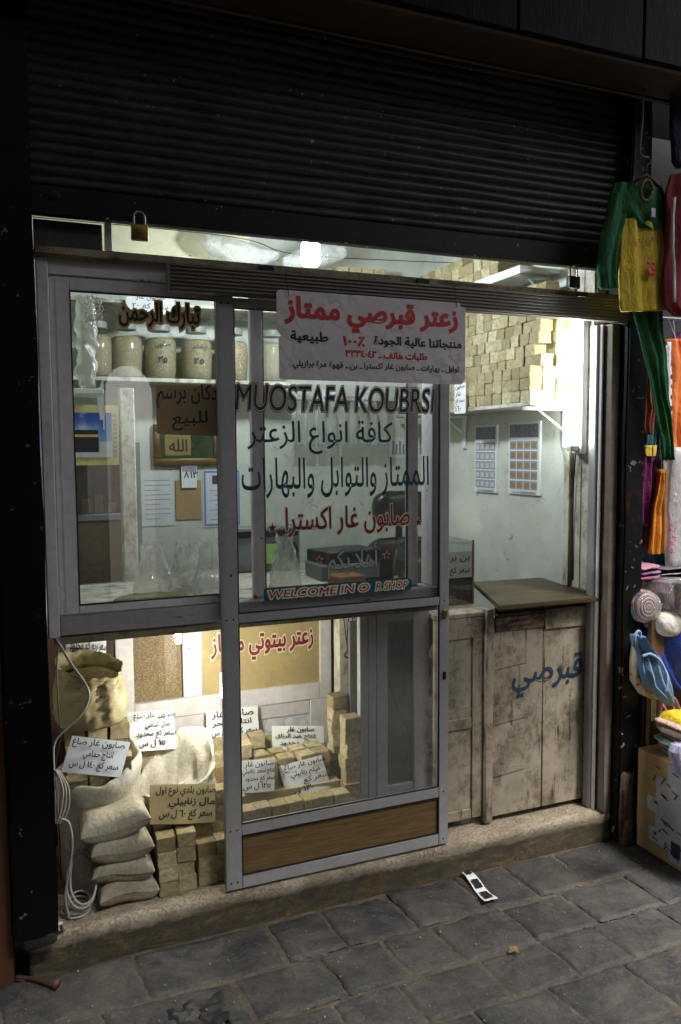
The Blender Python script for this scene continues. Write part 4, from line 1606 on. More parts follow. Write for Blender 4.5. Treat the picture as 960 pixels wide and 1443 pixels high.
for k in range(10):
    mb.box(x1 + .006, 3.1852, z0 + .002 + k * .017, x1 + .018, 3.1859, z0 + .012 + k * .017)
mb.build('printed_dates', m_calgrid, kc)

# cardboard notice inside the window pane
cb0, cb1 = at(218, 542, Y=2.545), at(311, 613, Y=2.545)
cn = MB().slab([(cb0.x, 2.545, cb0.z), (cb0.x + .005, 2.545, cb1.z + .003), (cb1.x, 2.545, cb1.z - .004), (cb1.x, 2.545, cb0.z)], (0, .004, 0)).build('cardboard_notice', M('notice cardboard', (206, 172, 122), .75, 0, .14, 6, .15, 60))
tag(cn, 'brown cardboard notice with black handwriting inside the window', 'notice')
wd = cb1.x - cb0.x
letters('دكان برسم', m_ink, cn, (cb0.x + .006, 2.5448, cb1.z + .085), (1, 0, .02), (-.02, 0, 1), w=wd * .93, h=.075, bold=.012, wob=.002)
letters('للبيع', m_ink, cn, (cb0.x + wd * .25, 2.5448, cb1.z + .015), (1, 0, .02), (-.02, 0, 1), w=wd * .55, h=.06, bold=.012, wob=.002)

# white oval tag above the jars
o = MB().lathe([(0, 0), (.11, 0), (.11, .002), (0, .002)], (0, 0, 0), 24, sy=.55)
c = at(212, 426, Y=3.70)
for v in o.bm.verts:
    v.co = Vector((c.x + v.co.x, 3.70 + v.co.z, c.z + v.co.y))
o = o.build('oval_tag', m_paper)
tag(o, 'oval white tag with handwriting hanging over the jars', 'tag')
for k, (s_, w_) in enumerate((('صابون غار', .13), ('سعر كغ ٢٠', .16))):
    letters(s_, m_ink, o, (c.x - w_ / 2, 3.6995, c.z + .005 - k * .045), (1, 0, 0), (0, 0, 1), w=w_, h=.034, bold=.006, wob=.002)


# ================================================================== BEHIND THE WINDOW
# counter on the low storage cabinet facing the street
m_marble = mk_marble('blue veined marble', (222, 226, 228), (132, 148, 160), 7, .25, .8)
lc = thing('storage_cabinet', 'white framed storage cabinet with herb bin glass and red writing behind the soap display', 'cabinet', (.75, 3.1, .126))
YL = 3.05
MB().box(.02, 2.604, 1.052, 1.255, 3.25, 1.072, .003).jitter(.0015, 6).build('counter_top', m_white_old, lc, smooth=True)
mb = MB()
for x0, z0, x1, z1 in ((.318, .56, .385, 1.051), (.572, .632, .648, 1.051), (1.144, .56, 1.196, 1.051), (.3852, .56, 1.1438, .632), (.3852, 1.025, .5718, 1.051), (.6482, 1.025, 1.1438, 1.051)):
    mb.box(x0, YL - .012, z0, x1, YL + .02, z1, .003)
mb.build('frame', m_alu_white, lc, smooth=True)
mb = MB().box(.318, YL - .008, .126, .40, YL + .02, .559, .003).box(1.10, YL - .008, .126, 1.196, YL + .02, .559, .003).box(.4002, YL - .008, .50, 1.0998, YL + .02, .559, .003)
mb.build('lower_frame', m_alu_white, lc, smooth=True)
MB().box(.385, YL, .632, .572, YL + .004, 1.025).build('bin_glass', m_glass, lc)
mb = MB()
mb.grid(24, 12, lambda u, v: Vector((.387 + .183 * u, YL + .006 + .10 * v, .90 + .03 * u + .03 * v + .008 * noise.noise(Vector((u * 6, v * 6, 2))))))
mb.grid(24, 12, lambda u, v: Vector((.387 + .183 * u, YL + .006, .634 + (.266 + .03 * u + .008 * noise.noise(Vector((u * 6, 0, 2)))) * v)))
mb.build('dried_herb', m_grain, lc, smooth=True)
MB().box(.387, YL + .11, .632, .572, YL + .12, 1.05).build('bin_back', m_redwood, lc)
tp = MB().box(.648, YL - .002, .632, 1.144, YL + .004, 1.025).build('painted_panel', M('tan painted panel', (176, 158, 112), .28, 0, .1, 4, .05), lc)
p0, p1, p2 = at(298, 932, Y=YL - .002), at(441, 912, Y=YL - .002), at(298, 890, Y=YL - .002)
ringed('زعتر بيتوتي ممتاز', tp, (p0.x, 0, p0.z - .01), p1.x - p0.x, .115, ((.085, m_outline), (.03, m_maroon)), YL - .003, pad=1)
MB().box(.4002, YL, .126, 1.0998, YL + .006, .50).build('marble_panel', m_marble, lc)
MB().box(.02, YL - .004, .126, .3178, YL + .016, 1.051, .002).build('side_board', m_redwood, lc)
MB().box(1.1962, YL - .002, .126, 1.26, YL + .016, 1.051, .002).build('side_board', m_redwood, lc)

# white wooden post and parked inner door behind the sliding door
pa, pb2 = at(479, 1000, Y=2.80), at(506, 1000, Y=2.80)
ps = thing('wooden_post', 'chipped white wooden post with a knot of wires beside the soap columns', 'post', (1.14, 2.8, .126))
MB().box(pa.x, 2.80, .126, pb2.x + .02, 2.86, 1.051, .003).jitter(.003, 7).build('upright', m_white_old, ps, smooth=True)
mb = MB()
rr = random.Random(4)
cw = at(492, 930, Y=2.785)
for k in range(4):
    pts = [(cw.x - .03 + .02 * k, 2.79, 1.045)]
    for q in range(5):
        pts.append((cw.x + rr.uniform(-.025, .03), 2.785 + rr.uniform(-.012, .006), cw.z + .06 - q * .022))
    mb.tube(pts, .0022, 6, 5)
mb.build('wire_knot', m_dark, ps, smooth='all')
ip = thing('inner_door', 'parked inner aluminium door with grimy glass behind the sliding door', 'door', (1.30, 2.62, .13))
mb = MB()
for x0, x1 in ((1.140, 1.172), (1.174, 1.206), (1.208, 1.253), (1.363, 1.428)):
    mb.box(x0, 2.612, .13, x1, 2.640, 1.010, .002)
mb.box(1.2532, 2.613, .13, 1.3628, 2.639, .33, .002).box(1.2532, 2.613, .96, 1.3628, 2.639, 1.010, .002)
mb.build('frame', m_alu_door, ip, smooth=True)
MB().box(1.250, 2.624, .32, 1.366, 2.628, .97).build('pane', m_glass_dark, ip)
t = MB()
t.tube([(1.33, 2.66, 1.0), (1.29, 2.655, .85), (1.28, 2.655, .74), (1.32, 2.655, .6), (1.37, 2.66, .5), (1.35, 2.66, .4), (1.25, 2.66, .3), (1.24, 2.66, .127)], .004, 8, 6)
tag(t.build('black_cable', m_dark, smooth='all'), 'black cable curving behind the grimy inner door glass', 'cable')
tag(MB().box(1.145, 2.72, .126, 1.43, 2.735, .95, .002).build('partition_board', M('grey partition', (110, 110, 104), .7)), 'grey partition board behind the inner door', 'board')

# things on the counter: clear bags, radio, boxes, chair
def standing_bag(px_, py_, w, h, y, label, seed, m_=None, z=1.0722):
    c = at(px_, py_, Y=y)

    def bf(u, v):
        a = u * 2 * PI
        k = 1 - .75 * v ** 1.6 + (.25 * max(0, v - .75) * 4)
        p = Vector((math.cos(a) * w / 2 * k, math.sin(a) * w * .32 * k, h * v))
        p += noise.noise_vector(Vector((math.cos(a) * 2, math.sin(a) * 2, v * 5 + seed))) * .018 * min(1, v * 4)
        return Vector((c.x, y, z)) + p
    mb = MB()
    mb.grid(30, 18, bf, wrap=True)
    o = mb.build('clear_bag', m_ or m_film, smooth='all')
    return tag(o, label, 'bag')


standing_bag(217, 838, .15, .20, 2.86, 'clear empty plastic bag standing on the window counter nearest the post', 1)
standing_bag(262, 834, .13, .19, 2.90, 'clear empty plastic bag standing in the middle of the window counter', 7)
standing_bag(297, 832, .13, .20, 2.84, 'clear shiny plastic bag on the window counter beside the door stile', 12)
standing_bag(402, 826, .13, .21, 2.80, 'pointed clear plastic bag in front of the grey radio', 17)
tag(MB().pillow((.42, 2.80, 1.085), (.26, .10, .026), 0, .6, .006, 3).build('herb_heap', M('greenish herb heap', (104, 104, 62), .9, 0, .4, 30, .6), smooth='all'), 'low heap of herbs on the counter behind the window', 'herbs')
tag(MB().pillow((.66, 2.98, 1.105), (.22, .14, .064), .2, .6, .008, 9).build('white_bundle', m_film_milk, smooth='all'), 'milky plastic bundle lying behind the clear bags', 'bundle')

# grey radio
a = at(372, 742, Y=3.28)
b = at(424, 812, Y=3.28)
rd = thing('radio', 'grey radio with round speaker and green note behind the window', 'radio', ((a.x + b.x) / 2, 3.3, 1.06))
zb = 1.0722
MB().box(a.x - .14, 3.28, zb, b.x, 3.34, a.z, .012, seg=3).build('body', m_greyplastic, rd, smooth=True)
MB().box(a.x - .13, 3.272, a.z - .045, b.x - .01, 3.2802, a.z - .015, .002).build('display', m_iron, rd)
o = MB().lathe([(0, 0), (.045, 0), (.05, .004), (.046, .012), (.03, .006), (0, .010)], (0, 0, 0), 24)
for v in o.bm.verts:
    v.co = Vector((b.x - .06 + v.co.x, 3.2798 - v.co.z, a.z - .11 + v.co.y))
o.build('speaker', m_iron, rd, smooth=True)
tag(MB().box(a.x + .0, 3.262, a.z - .16, a.x + .06, 3.264, a.z - .075).build('green_note', M('green note', (150, 190, 96), .6, 0, .05, 9, 0)), 'small green note leaning on the grey radio', 'note')
# the radio stands on a side table joined to the counter
tag(MB().box(.45, 3.255, .1, 1.30, 3.52, 1.0715, .004).build('side_table', m_cup2), 'beige side table under the radio behind the counter', 'table')

# weighing box stack
bx = at(450, 828, Y=2.95)
by = at(520, 770, Y=2.95)
tag(MB().box(bx.x, 2.93, 1.0722, by.x + .04, 3.12, 1.135, .004).build('grey_box', m_greyplastic, smooth=True), 'flat grey box on the counter behind the welcome band', 'box')
tag(MB().box(bx.x + .02, 2.96, 1.1355, by.x + .06, 3.14, 1.185, .004, Matrix.Rotation(.18, 3, 'Z')).build('dark_box', m_iron, smooth=True), 'dark box on top of the flat grey box', 'box')
tag(MB().box(1.10, 2.74, 1.0722, 1.22, 2.83, 1.12, .004, Matrix.Rotation(.1, 3, 'Z')).build('red_brown_box', M('red brown box', (136, 84, 56), .6, 0, .2, 20, .1)), 'small red brown box beside the clear jar', 'box')
tag(MB().lathe([(0, 0), (.05, 0), (.062, .03), (.066, .06), (.06, .06), (.045, .012), (0, .008)], (1.19, 2.95, 1.0722), 24, cap=False).build('metal_bowl', M('dull tin', (150, 140, 120), .4, .6, .2, 20, .1), smooth=True), 'dull metal bowl on the counter beside the dark box', 'bowl')
jx = at(590, 800, Y=2.96)
jr = thing('sweet_jar', 'wide clear jar half full beside the coffee tank', 'jar', (jx.x, 2.98, .977))
MB().lathe([(0, 0), (.09, 0), (.10, .01), (.102, .14), (.09, .19), (.066, .205), (.066, .215)], (jx.x, 2.98, .9775), 28, cap=False).build('body', m_jar, jr, smooth='all')
MB().lathe([(0, .004), (.088, .004), (.097, .012), (.098, .075), (0, .085)], (jx.x, 2.98, .9775), 24, cap=False).build('contents', m_spice, jr, smooth='all')
MB().lathe([(0, .212), (.072, .212), (.074, .216), (.074, .24), (.07, .244), (0, .244)], (jx.x, 2.98, .9775), 24, cap=False).build('lid', m_iron, jr, smooth=True)

# black chair
cc = at(565, 716, Y=3.45)
chh = thing('black_chair', 'black padded chair with a rounded headrest inside the shop', 'chair', (cc.x, 3.4, .1))
MB().pillow((cc.x, 3.45, cc.z), (.30, .09, .17), 0, .5, .003, 2).build('headrest', m_blackleather, chh, smooth='all')
MB().pillow((cc.x, 3.47, .86), (.42, .09, .62), 0, .4, .003, 5).build('backrest', m_blackleather, chh, smooth='all')
MB().pillow((cc.x, 3.27, .52), (.44, .42, .10), 0, .4, .003, 8).build('seat', m_blackleather, chh, smooth='all')
mb = MB().tube([(cc.x, 3.30, .50), (cc.x, 3.30, .18)], .022, 10)
mb.tube([(cc.x, 3.47, 1.1), (cc.x, 3.47, cc.z - .05)], .018, 8)
for k in range(5):
    a_ = k * 2 * PI / 5 + .3
    mb.tube([(cc.x, 3.30, .18), (cc.x + math.cos(a_) * .2, 3.30 + math.sin(a_) * .2, .118)], .018, 8)
mb.build('pedestal', m_iron, chh, smooth='all')

# ceiling items: lamp, hanging plastic, cream beam
cx = at(438, 352, Y=3.0)
cl = thing('hanging_lamp', 'lit white energy saving lamp hanging under the shutter edge', 'lamp', (cx.x, 3.0, 2.3))
zc = at(438, 374, Y=3.0).z
MB().lathe([(0, 0), (.030, .0), (.036, .008), (.038, .03), (.037, .075), (.033, .088), (0, .09)], (cx.x, 3.0, zc), 20, cap=False).build('bulb', m_bulb, cl, smooth='all')
MB().lathe([(0, .0905), (.030, .0905), (.032, .098), (.026, .125), (.017, .13), (.017, .16), (0, .16)], (cx.x, 3.0, zc), 20, cap=False).build('socket', m_white, cl, smooth=True)
MB().tube([(cx.x, 3.0, zc + .16), (cx.x + .01, 3.0, zc + .3), (cx.x, 3.0, 2.799)], .003, 6, 4).build('cord', m_dark, cl)
a = at(137, 372, Y=3.35)
tag(MB().box(-.02, 3.70, 2.46, 1.06, 3.80, 2.75, .004).jitter(.001, 4).build('loft_beam', m_cream, smooth=True), 'glossy cream loft beam above the jars', 'beam')


def wrapbag(pts, r, label, m_, seed, name='plastic_bundle', cat='bundle'):
    mb = MB()
    mb.tube(pts, r, 26, 9)
    for v in mb.bm.verts:
        q = v.co * 14 + Vector((seed, 0, 0))
        v.co += noise.noise_vector(q) * .016 + noise.noise_vector(q * 2.4) * .008
    return tag(mb.build(name, m_, smooth='all'), label, cat)


p = [at(x, y, Y=3.55) for x, y in ((285, 338), (318, 350), (352, 360), (392, 362))]
wrapbag(p, lambda t: .012 + .045 * math.sin(PI * min(1, t * .9 + .08)), 'bundle of clear plastic bags tied under the ceiling beside the lamp', m_film, 3)
p = [at(x, y, Y=3.52) for x, y in ((398, 368), (425, 366), (455, 360), (486, 352))]
wrapbag(p, lambda t: .013 + .038 * math.sin(PI * min(1, t * .9 + .05)), 'twisted clear plastic bag hanging behind the ceiling lamp', m_film, 9)
tag(MB().tube([(.0, 3.56, 2.56), (.9, 3.45, 2.53), (1.25, 3.53, 2.50), (2.14, 3.6, 2.55)], .002, 6, 6).build('hanging_wire', m_iron), 'thin wire strung across the shop carrying the plastic bags', 'wire')
# hanging net with crochet rings near the pane
c = at(118, 440, Y=2.74)
nt = thing('crochet_net', 'white crochet net and milky plastic strip hanging inside the window corner', 'net', (c.x, 2.74, 1.75))


def strip(u, v):
    z = at(118, 420, Y=2.74).z * (1 - v) + at(118, 545, Y=2.74).z * v
    w = .030 + .008 * noise.noise(Vector((v * 7, 3, 1)))
    a = u * 2 * PI
    p = Vector((c.x + .004 + math.cos(a) * w, 2.74 + math.sin(a) * .022, z))
    return p + noise.noise_vector(p * 34) * .012 + noise.noise_vector(p * 75) * .005


mb = MB()
mb.grid(22, 26, strip, wrap=True, close=True)
mb.build('milky_strip', film('crinkled strip', (226, 226, 214), .5, .25, 26), nt, smooth='all')
mb = MB()
for k in range(22):
    q = (k % 11) / 11 * 2 * PI
    R0 = .030 if k < 11 else .046
    ctr = Vector((c.x + .022 + math.cos(q) * R0 * .62, 2.712, at(118, 436, Y=2.74).z + math.sin(q) * R0))
    pts = [ctr + Vector((math.cos(t_) * .008, 0, math.sin(t_) * .0105)) for t_ in [i * 2 * PI / 10 for i in range(11)]]
    mb.tube(pts, .0016, 5)
mb.build('crochet_rings', M('crochet thread', (224, 222, 208), .8, 0, .05, 30, 0), nt, smooth='all')


# ================================================================== SOAP DISPLAY BEHIND THE STEP
ZS = .1265
G4 = 'loose soap blocks stacked at the step edge'
L4 = 'soap block in the low front stack on the step under the cardboard price card'
S4 = (.063, .063, .0495)
cx4 = [at(x, 1250, Y=2.575).x for x in (235, 264, 292, 318)]
for ci, nz_ in enumerate((4, 4, 3, 3)):
    for i in range(nz_):
        soap(cx4[ci], 2.578 + rs.uniform(-.005, .005) + .006 * ci, ZS + i * .0497, L4, G4, S4, jit=1.6)
for x in (228, 255, 283, 309):
    X = at(x, 1180, Y=2.65).x
    for i in range(3, 6):
        soap(X, 2.652, ZS + i * .0497, L4, G4, S4, jit=1.6)
# low crate carrying the second row
tag(MB().box(.385, 2.622, ZS, .70, 2.70, ZS + 3 * .0497 - .0008, .003).build('low_crate', m_card), 'low cardboard crate under the second row of soap', 'crate')
G5 = 'soap blocks behind the lower door glass'
L5 = 'soap block in the stepped pile behind the lower door glass'
S5 = (.060, .060, .049)
FZ = .262
tag(MB().box(.665, 2.556, ZS, 1.072, 2.622, FZ - .0008, .003).build('low_crate', m_card), 'cardboard crate low behind the door carrying the front soap row', 'crate')
for k in range(7):
    for i in range(2):
        soap(.692 + k * .0595, 2.588 + .004 * (k % 2), FZ + i * .0492, L5, G5, S5, jit=1.6)
tag(MB().box(.68, 2.655, ZS, 1.075, 3.02, ZS + .245, .003).build('low_crate', m_card_pale), 'straw coloured crate hidden under the stepped soap pile', 'crate')
for (px_, py_, y, n_) in ((352, 1085, 2.695, 2), (378, 1085, 2.70, 2), (402, 1068, 2.715, 2), (428, 1050, 2.72, 2), (452, 1050, 2.72, 2), (340, 1060, 2.78, 3), (366, 1060, 2.78, 2), (392, 1060, 2.785, 2), (418, 1060, 2.785, 2), (442, 1060, 2.79, 2), (336, 1060, 2.85, 3),
                          (360, 1050, 2.855, 3), (385, 1046, 2.92, 2), (410, 1050, 2.92, 1)):
    x = at(px_, py_, Y=y).x
    for i in range(n_):
        soap(x, y, ZS + .2455 + i * .0492, L5, G5, S5, jit=2)
L6 = 'soap block in the upright column beside the chipped white post'
G6 = 'soap blocks in upright columns by the white post'
for i in range(10):
    soap(1.108 + .003 * (i % 2), 2.632, ZS + i * .0492, L6, G6, S5, jit=1.6)
for i in range(11):
    soap(1.102 - .003 * (i % 2), 2.745 + .0, ZS + .0 + i * .0492, L6, G6, S5, jit=1.6)
# sack of soap at the far corner, its soap, sack of herb on top
G7, L7 = 'soap blocks in the open woven sack', 'soap block rising out of the open sack under the herb bag'
sc_ = at(140, 1110, Y=2.73)
SR = .130
SZ = at(140, 1112, Y=2.62).z
sk = MB()


def sackf(u, v):
    a = u * 2 * PI
    zt_ = SZ + .010 * math.sin(a * 2 + 1) + .05 * max(0, math.cos(a)) + .03 * max(0, math.sin(a))
    prof = [(.0, .0), (.80, .0), (.97, .06), (1.04, .3), (1.0, .6), (1.03, .84), (1.10, .90), (1.13, .97), (1.09, 1.04), (1.0, 1.05), (.95, 1.0), (.93, .88), (.93, .7)]
    k = v * (len(prof) - 1)
    i = min(int(k), len(prof) - 2)
    r_, zz = (prof[i][q] * (1 - k + i) + prof[i + 1][q] * (k - i) for q in (0, 1))
    p = Vector((math.cos(a) * r_ * SR, math.sin(a) * r_ * SR * .9, ZS + zz * (zt_ - ZS)))
    q = Vector((math.cos(a) * 2.6, math.sin(a) * 2.6, zz * 5))
    p += noise.noise_vector(q) * .012 * min(1, r_ * 1.2) * (1 if zz > .05 else .2) + noise.noise_vector(q * 3) * .005 * (1 if zz > .05 else .1)
    p.z = max(p.z, ZS + .0005)
    return Vector((sc_.x, 2.74, 0)) + p


sk.grid(56, 23, sackf, wrap=True)
skt = tag(sk.build('woven_sack', m_woven, smooth='all'), 'open white woven sack packed with soap behind the cotton bags', 'sack')
letters('حمامي', m_ink, skt, (sc_.x - .02, 2.603, SZ - .105), (1, 0, .1), (-.1, 0, 1), w=.11, h=.035, bold=.01, wob=.004)
S7 = (.066, .066, .054)
for ix, x in enumerate((-.075, -.005, .064)):
    for i in range(1):
        soap(sc_.x + x, 2.668 + .006 * ix, SZ - .022, L7, G7, S7, rot=.1 * ix, jit=2)
soap(sc_.x + .066, 2.672, SZ + .033, L7, G7, S7, jit=2)
for ix, x in enumerate((-.075, -.005, .066)):
    for i in range(4):
        soap(sc_.x + x, 2.745, SZ - .04 + i * .0542, L7, G7, S7, jit=1.5)
tag(MB().box(sc_.x - .085, 2.705, ZS + .004, sc_.x + .085, 2.80, SZ - .041, .003).build('inner_carton', m_card), 'plain carton inside the open sack under the soap', 'carton')

# open bag of herb resting on the soap
zb0 = SZ - .04 + 4 * .0542 + .001
cxb = at(128, 980, Y=2.74).x
hbag = thing('herb_bag', 'yellowish plastic bag of ground herb standing open on the soap sack', 'bag', (cxb, 2.745, zb0))


def hb_(u, v):
    a = u * 2 * PI
    prof = [(.0, 0), (.78, .0), (.97, .06), (1.06, .22), (1.07, .42), (1.0, .62), (.93, .76), (.90, .86), (.93, .95), (.97, 1.0), (.90, .97), (.84, .86), (.82, .74)]
    k = v * (len(prof) - 1)
    i = min(int(k), len(prof) - 2)
    r_, zz = (prof[i][q] * (1 - k + i) + prof[i + 1][q] * (k - i) for q in (0, 1))
    H = .212 + .030 * math.sin(a) - .018 * math.cos(a)
    p = Vector((math.cos(a) * r_ * .112, math.sin(a) * r_ * .085, zz * H))
    q = Vector((math.cos(a) * 3, math.sin(a) * 3, zz * 2 - math.cos(a)))
    p += noise.noise_vector(q * 1.0) * .013 * min(1, zz * 8) + noise.noise_vector(Vector((q.x * 2, q.y * 2, q.z * 11 + q.x * 3))) * .008 * min(1, zz * 8)
    p.z = max(0, p.z)
    return Vector((cxb, 2.745, zb0)) + p


mb = MB()
mb.grid(64, 34, hb_, wrap=True)
m_tansack = M('tan plastic sack', (166, 154, 116), .5, 0, .16, 6, .5, 22, .006, (1, 1, 2), spec=.35)
mb.build('plastic', m_tansack, hbag, smooth='all')
mb = MB()
mb.lathe([(0, .003), (.08, .003), (.100, .02), (.108, .06), (.108, .10), (.100, .14), (.092, .17), (.05, .188), (0, .192)], (cxb, 2.745, zb0), 30, .004, 3, sy=.74)
mb.build('ground_herb', beans('ground thyme', (112, 100, 58), 420, (132, 120, 72)), hbag, smooth='all')

# second woven sack, crumpled, with soap beside it
c2 = at(243, 1085, Y=2.735)
sk2 = MB()


def sack2(u, v):
    a = u * 2 * PI
    prof = [(.0, .0), (.85, .0), (1.0, .08), (1.0, .4), (1.02, .7), (1.0, .92), (1.06, 1.0), (.98, 1.0), (.86, .85), (.7, .62), (.0, .6)]
    k = v * (len(prof) - 1)
    i = min(int(k), len(prof) - 2)
    r_, zz = (prof[i][q] * (1 - k + i) + prof[i + 1][q] * (k - i) for q in (0, 1))
    H = .345 + .075 * math.cos(a - .6) + .03 * math.sin(2 * a) + .03 * max(0, math.sin(a))
    p = Vector((math.cos(a) * r_ * .142, math.sin(a) * r_ * .085, zz * H))
    q = Vector((math.cos(a) * 2, math.sin(a) * 2, zz * 4 + 8))
    p += noise.noise_vector(q * 1.5) * .017 * min(1, zz * 4) + noise.noise_vector(q * 4.5) * .007 * min(1, zz * 4)
    p.z = max(p.z, .0005)
    return Vector((c2.x + .005, 2.745, ZS)) + p


sk2.grid(64, 36, sack2, wrap=True)
tag(sk2.build('woven_sack', m_woven, smooth='all'), 'crumpled white woven sack folded open beside the leaning price cards', 'sack')
L8 = 'soap block beside the crumpled woven sack under the leaning price card'
G8 = 'soap blocks around the crumpled woven sack'
for (px_, py_, y, i0) in ((186, 1072, 2.86, 0), (206, 1070, 2.86, 0), (226, 1066, 2.865, 0), (188, 1050, 2.93, 0), (208, 1048, 2.93, 0), (228, 1052, 2.94, 0), (247, 1050, 2.94, 0), (266, 1052, 2.94, 0), (285, 1050, 2.94, 0), (303, 1050, 2.94, 0),
                          (300, 1082, 2.86, 0), (303, 1102, 2.86, 0), (312, 1118, 2.80, 0), (200, 1090, 2.855, 0), (312, 1066, 2.90, 0)):
    q = at(px_, py_, Y=y)
    soap(q.x, y, q.z - .03, L8, G8, S5, jit=2)
tag(MB().box(.26, 2.825, ZS, .70, 3.03, at(262, 1058, Y=2.95).z - .031, .003).build('long_carton', m_card), 'long plain carton holding soap in front of the cabinet', 'carton')

# four small cotton bags in a stack
for k, (y0_, w_, h_, dx, sh_) in enumerate(((1252, .195, .090, .004, 0), (1218, .20, .082, .0, 1), (1186, .205, .092, .0, 2), (1144, .225, .098, -.006, 3))):
    zc_ = ZS + (.042, .114, .187, .268)[k]
    xm = at(170, 1200, Y=2.59).x
    lab = ('bottom grey cotton bag of the stack on the step', 'second grey cotton bag from the bottom of the stack', 'third grey cotton bag just under the top one', 'topmost pale cotton bag of the stack on the step')[k]
    q = xm + dx + (.008, .004, -.004, -.012)[k]
    t = MB().bag((q, 2.60, zc_), w_, .15, h_ * 1.12, (.08, -.05, .06, .02)[k], (.02, .02, .03, -.12)[k], k + 2)
    o = t.build('cotton_bag', m_sack if k < 3 else M('pale cotton sack', (182, 176, 156), .9, 0, .25, 9, .5, 60, .006), smooth='all')
    tag(o, lab, 'bag', 'cotton bags stacked on the step')

# lamp hidden behind the door stile
lx = at(318.5, 965, Y=2.62)
bl = thing('display_lamp', 'lit lamp glowing behind the door stile over the soap display', 'lamp', (lx.x, 2.62, lx.z - .05))
MB().lathe([(0, -.055), (.012, -.052), (.019, -.04), (.020, .0), (.019, .034), (.014, .044), (0, .045)], (lx.x, 2.62, lx.z), 20, cap=False).build('bulb', m_bulb_warm, bl, smooth='all')
MB().lathe([(0, .0455), (.014, .0455), (.016, .06), (.015, .10), (0, .10)], (lx.x, 2.62, lx.z), 16, cap=False).build('socket', m_white, bl, smooth=True)
MB().tube([(lx.x, 2.62, lx.z + .10), (lx.x, 2.62, 1.0515)], .003, 6).build('cord', m_dark, bl)


# price cards
def card(TL, TR, BL, yt, yb, lines, label, m_=None, name='price_card', ink=None):
    a, b, c_ = at(*TL, Y=yt), at(*TR, Y=yt), at(*BL, Y=yb)
    R_, D = b - a, c_ - a
    w, h = R_.length, D.length
    n_ = D.cross(R_).normalized()
    if n_.y > 0:
        n_ = -n_
    mb = MB()
    mb.grid(9, 7, lambda u, v: a + R_ * u + D * v + n_ * (.006 * math.sin(u * PI) * (.3 + v) + .003 * noise.noise(Vector((u * 3, v * 3, w * 50)))))
    bmesh.ops.solidify(mb.bm, geom=mb.bm.faces[:], thickness=.0008)
    o = mb.build(name, m_ or m_paper, smooth='all')
    tag(o, label, 'price card')
    up = -D.normalized()
    up = (up - R_.normalized() * up.dot(R_.normalized())).normalized()
    bot = a + D
    k = len(lines)
    obs = []
    for i, (s_, x0, x1) in enumerate(lines):
        lh = h / (k + .35)
        o0 = bot + R_ * x0 + up * (h - lh * (i + 1) - .05 * lh)
        obs.append(letters(s_, ink or m_ink, o, o0, R_, up, w=w * (x1 - x0), h=lh * .90, bold=.022, wob=.0014, lift=.0085 if 1 else 0))
    join(obs, 'handwriting')
    return o


card((93, 898), (150, 900), (92, 950), 2.845, 2.84, [('سعر ربع كغ محدود', .04, .96), ('٣٠ ل.س', .3, .75), (' .', .4, .45)][:2] + [], 'white price card reading thirty behind the herb bag', ink=m_ink_blue)
card((102, 1037), (184, 1046), (86, 1088), 2.64, 2.60, [('صابون غار صاغ', .08, .97), ('انتاج حمامي', .3, .8), ('سعر كغ ١٤٠ ل.س', .1, .92)], 'bluish white price card reading 140 lying on the open soap sack', M('bluish card', (206, 212, 220), .6, 0, .06, 6, .05))
card((181, 1004), (244, 1000), (185, 1060), 2.85, 2.815, [('صابون غار صاغ', .03, .97), ('مال شامي', .3, .85), ('سعر كغ محدود', .1, .97), ('١٥٠ ل.س', .15, .8)], 'white price card reading 150 leaning between the two sacks')
card((211, 1106), (303, 1104), (211, 1162), 2.625, 2.605, [('صابون بلدي نوع اول', .04, .95), ('مال زنابيلي', .25, .95), ('سعر كغ ٦٠ ل.س', .12, .93)], 'straw coloured price card reading 60 over the front soap stack', m_card_pale)
card((290, 1002), (363, 995), (292, 1046), 3.0, 2.965, [('صابون غار', .1, .9), ('انتاج البحر', .1, .85), ('سعر كغ ٩٠ ل.س', .08, .95)], 'white price card against the cabinet just under the glowing lamp')
card((383, 1023), (456, 1023), (384, 1066), 2.90, 2.86, [('صابون غار', .25, .78), ('انتاج عبد الرزاق', .04, .8), ('سعر كغ محدود', .12, .98), ('٩٥ ل.س', .1, .5)], 'white price card reading 95 in front of the marble panel')
card((339, 1072), (387, 1069), (339, 1118), 2.66, 2.64, [('صابون غار', .08, .92), ('انتاج سعد زنابيلي', .02, .98), ('سعر كغ محدود', .1, .97), ('١٢٥ ل.س', .05, .85)], 'small white price card reading 125 on the front soap row')
card((392, 1080), (453, 1064), (406, 1127), 2.69, 2.655, [('صابون غار صاغ', .02, .97), ('هيثم زنابيلي', .15, .82), ('سعر كغ', .4, .97), ('١٣٠ ل', .15, .6)], 'tilted white price card reading 130 beside the upright soap columns')

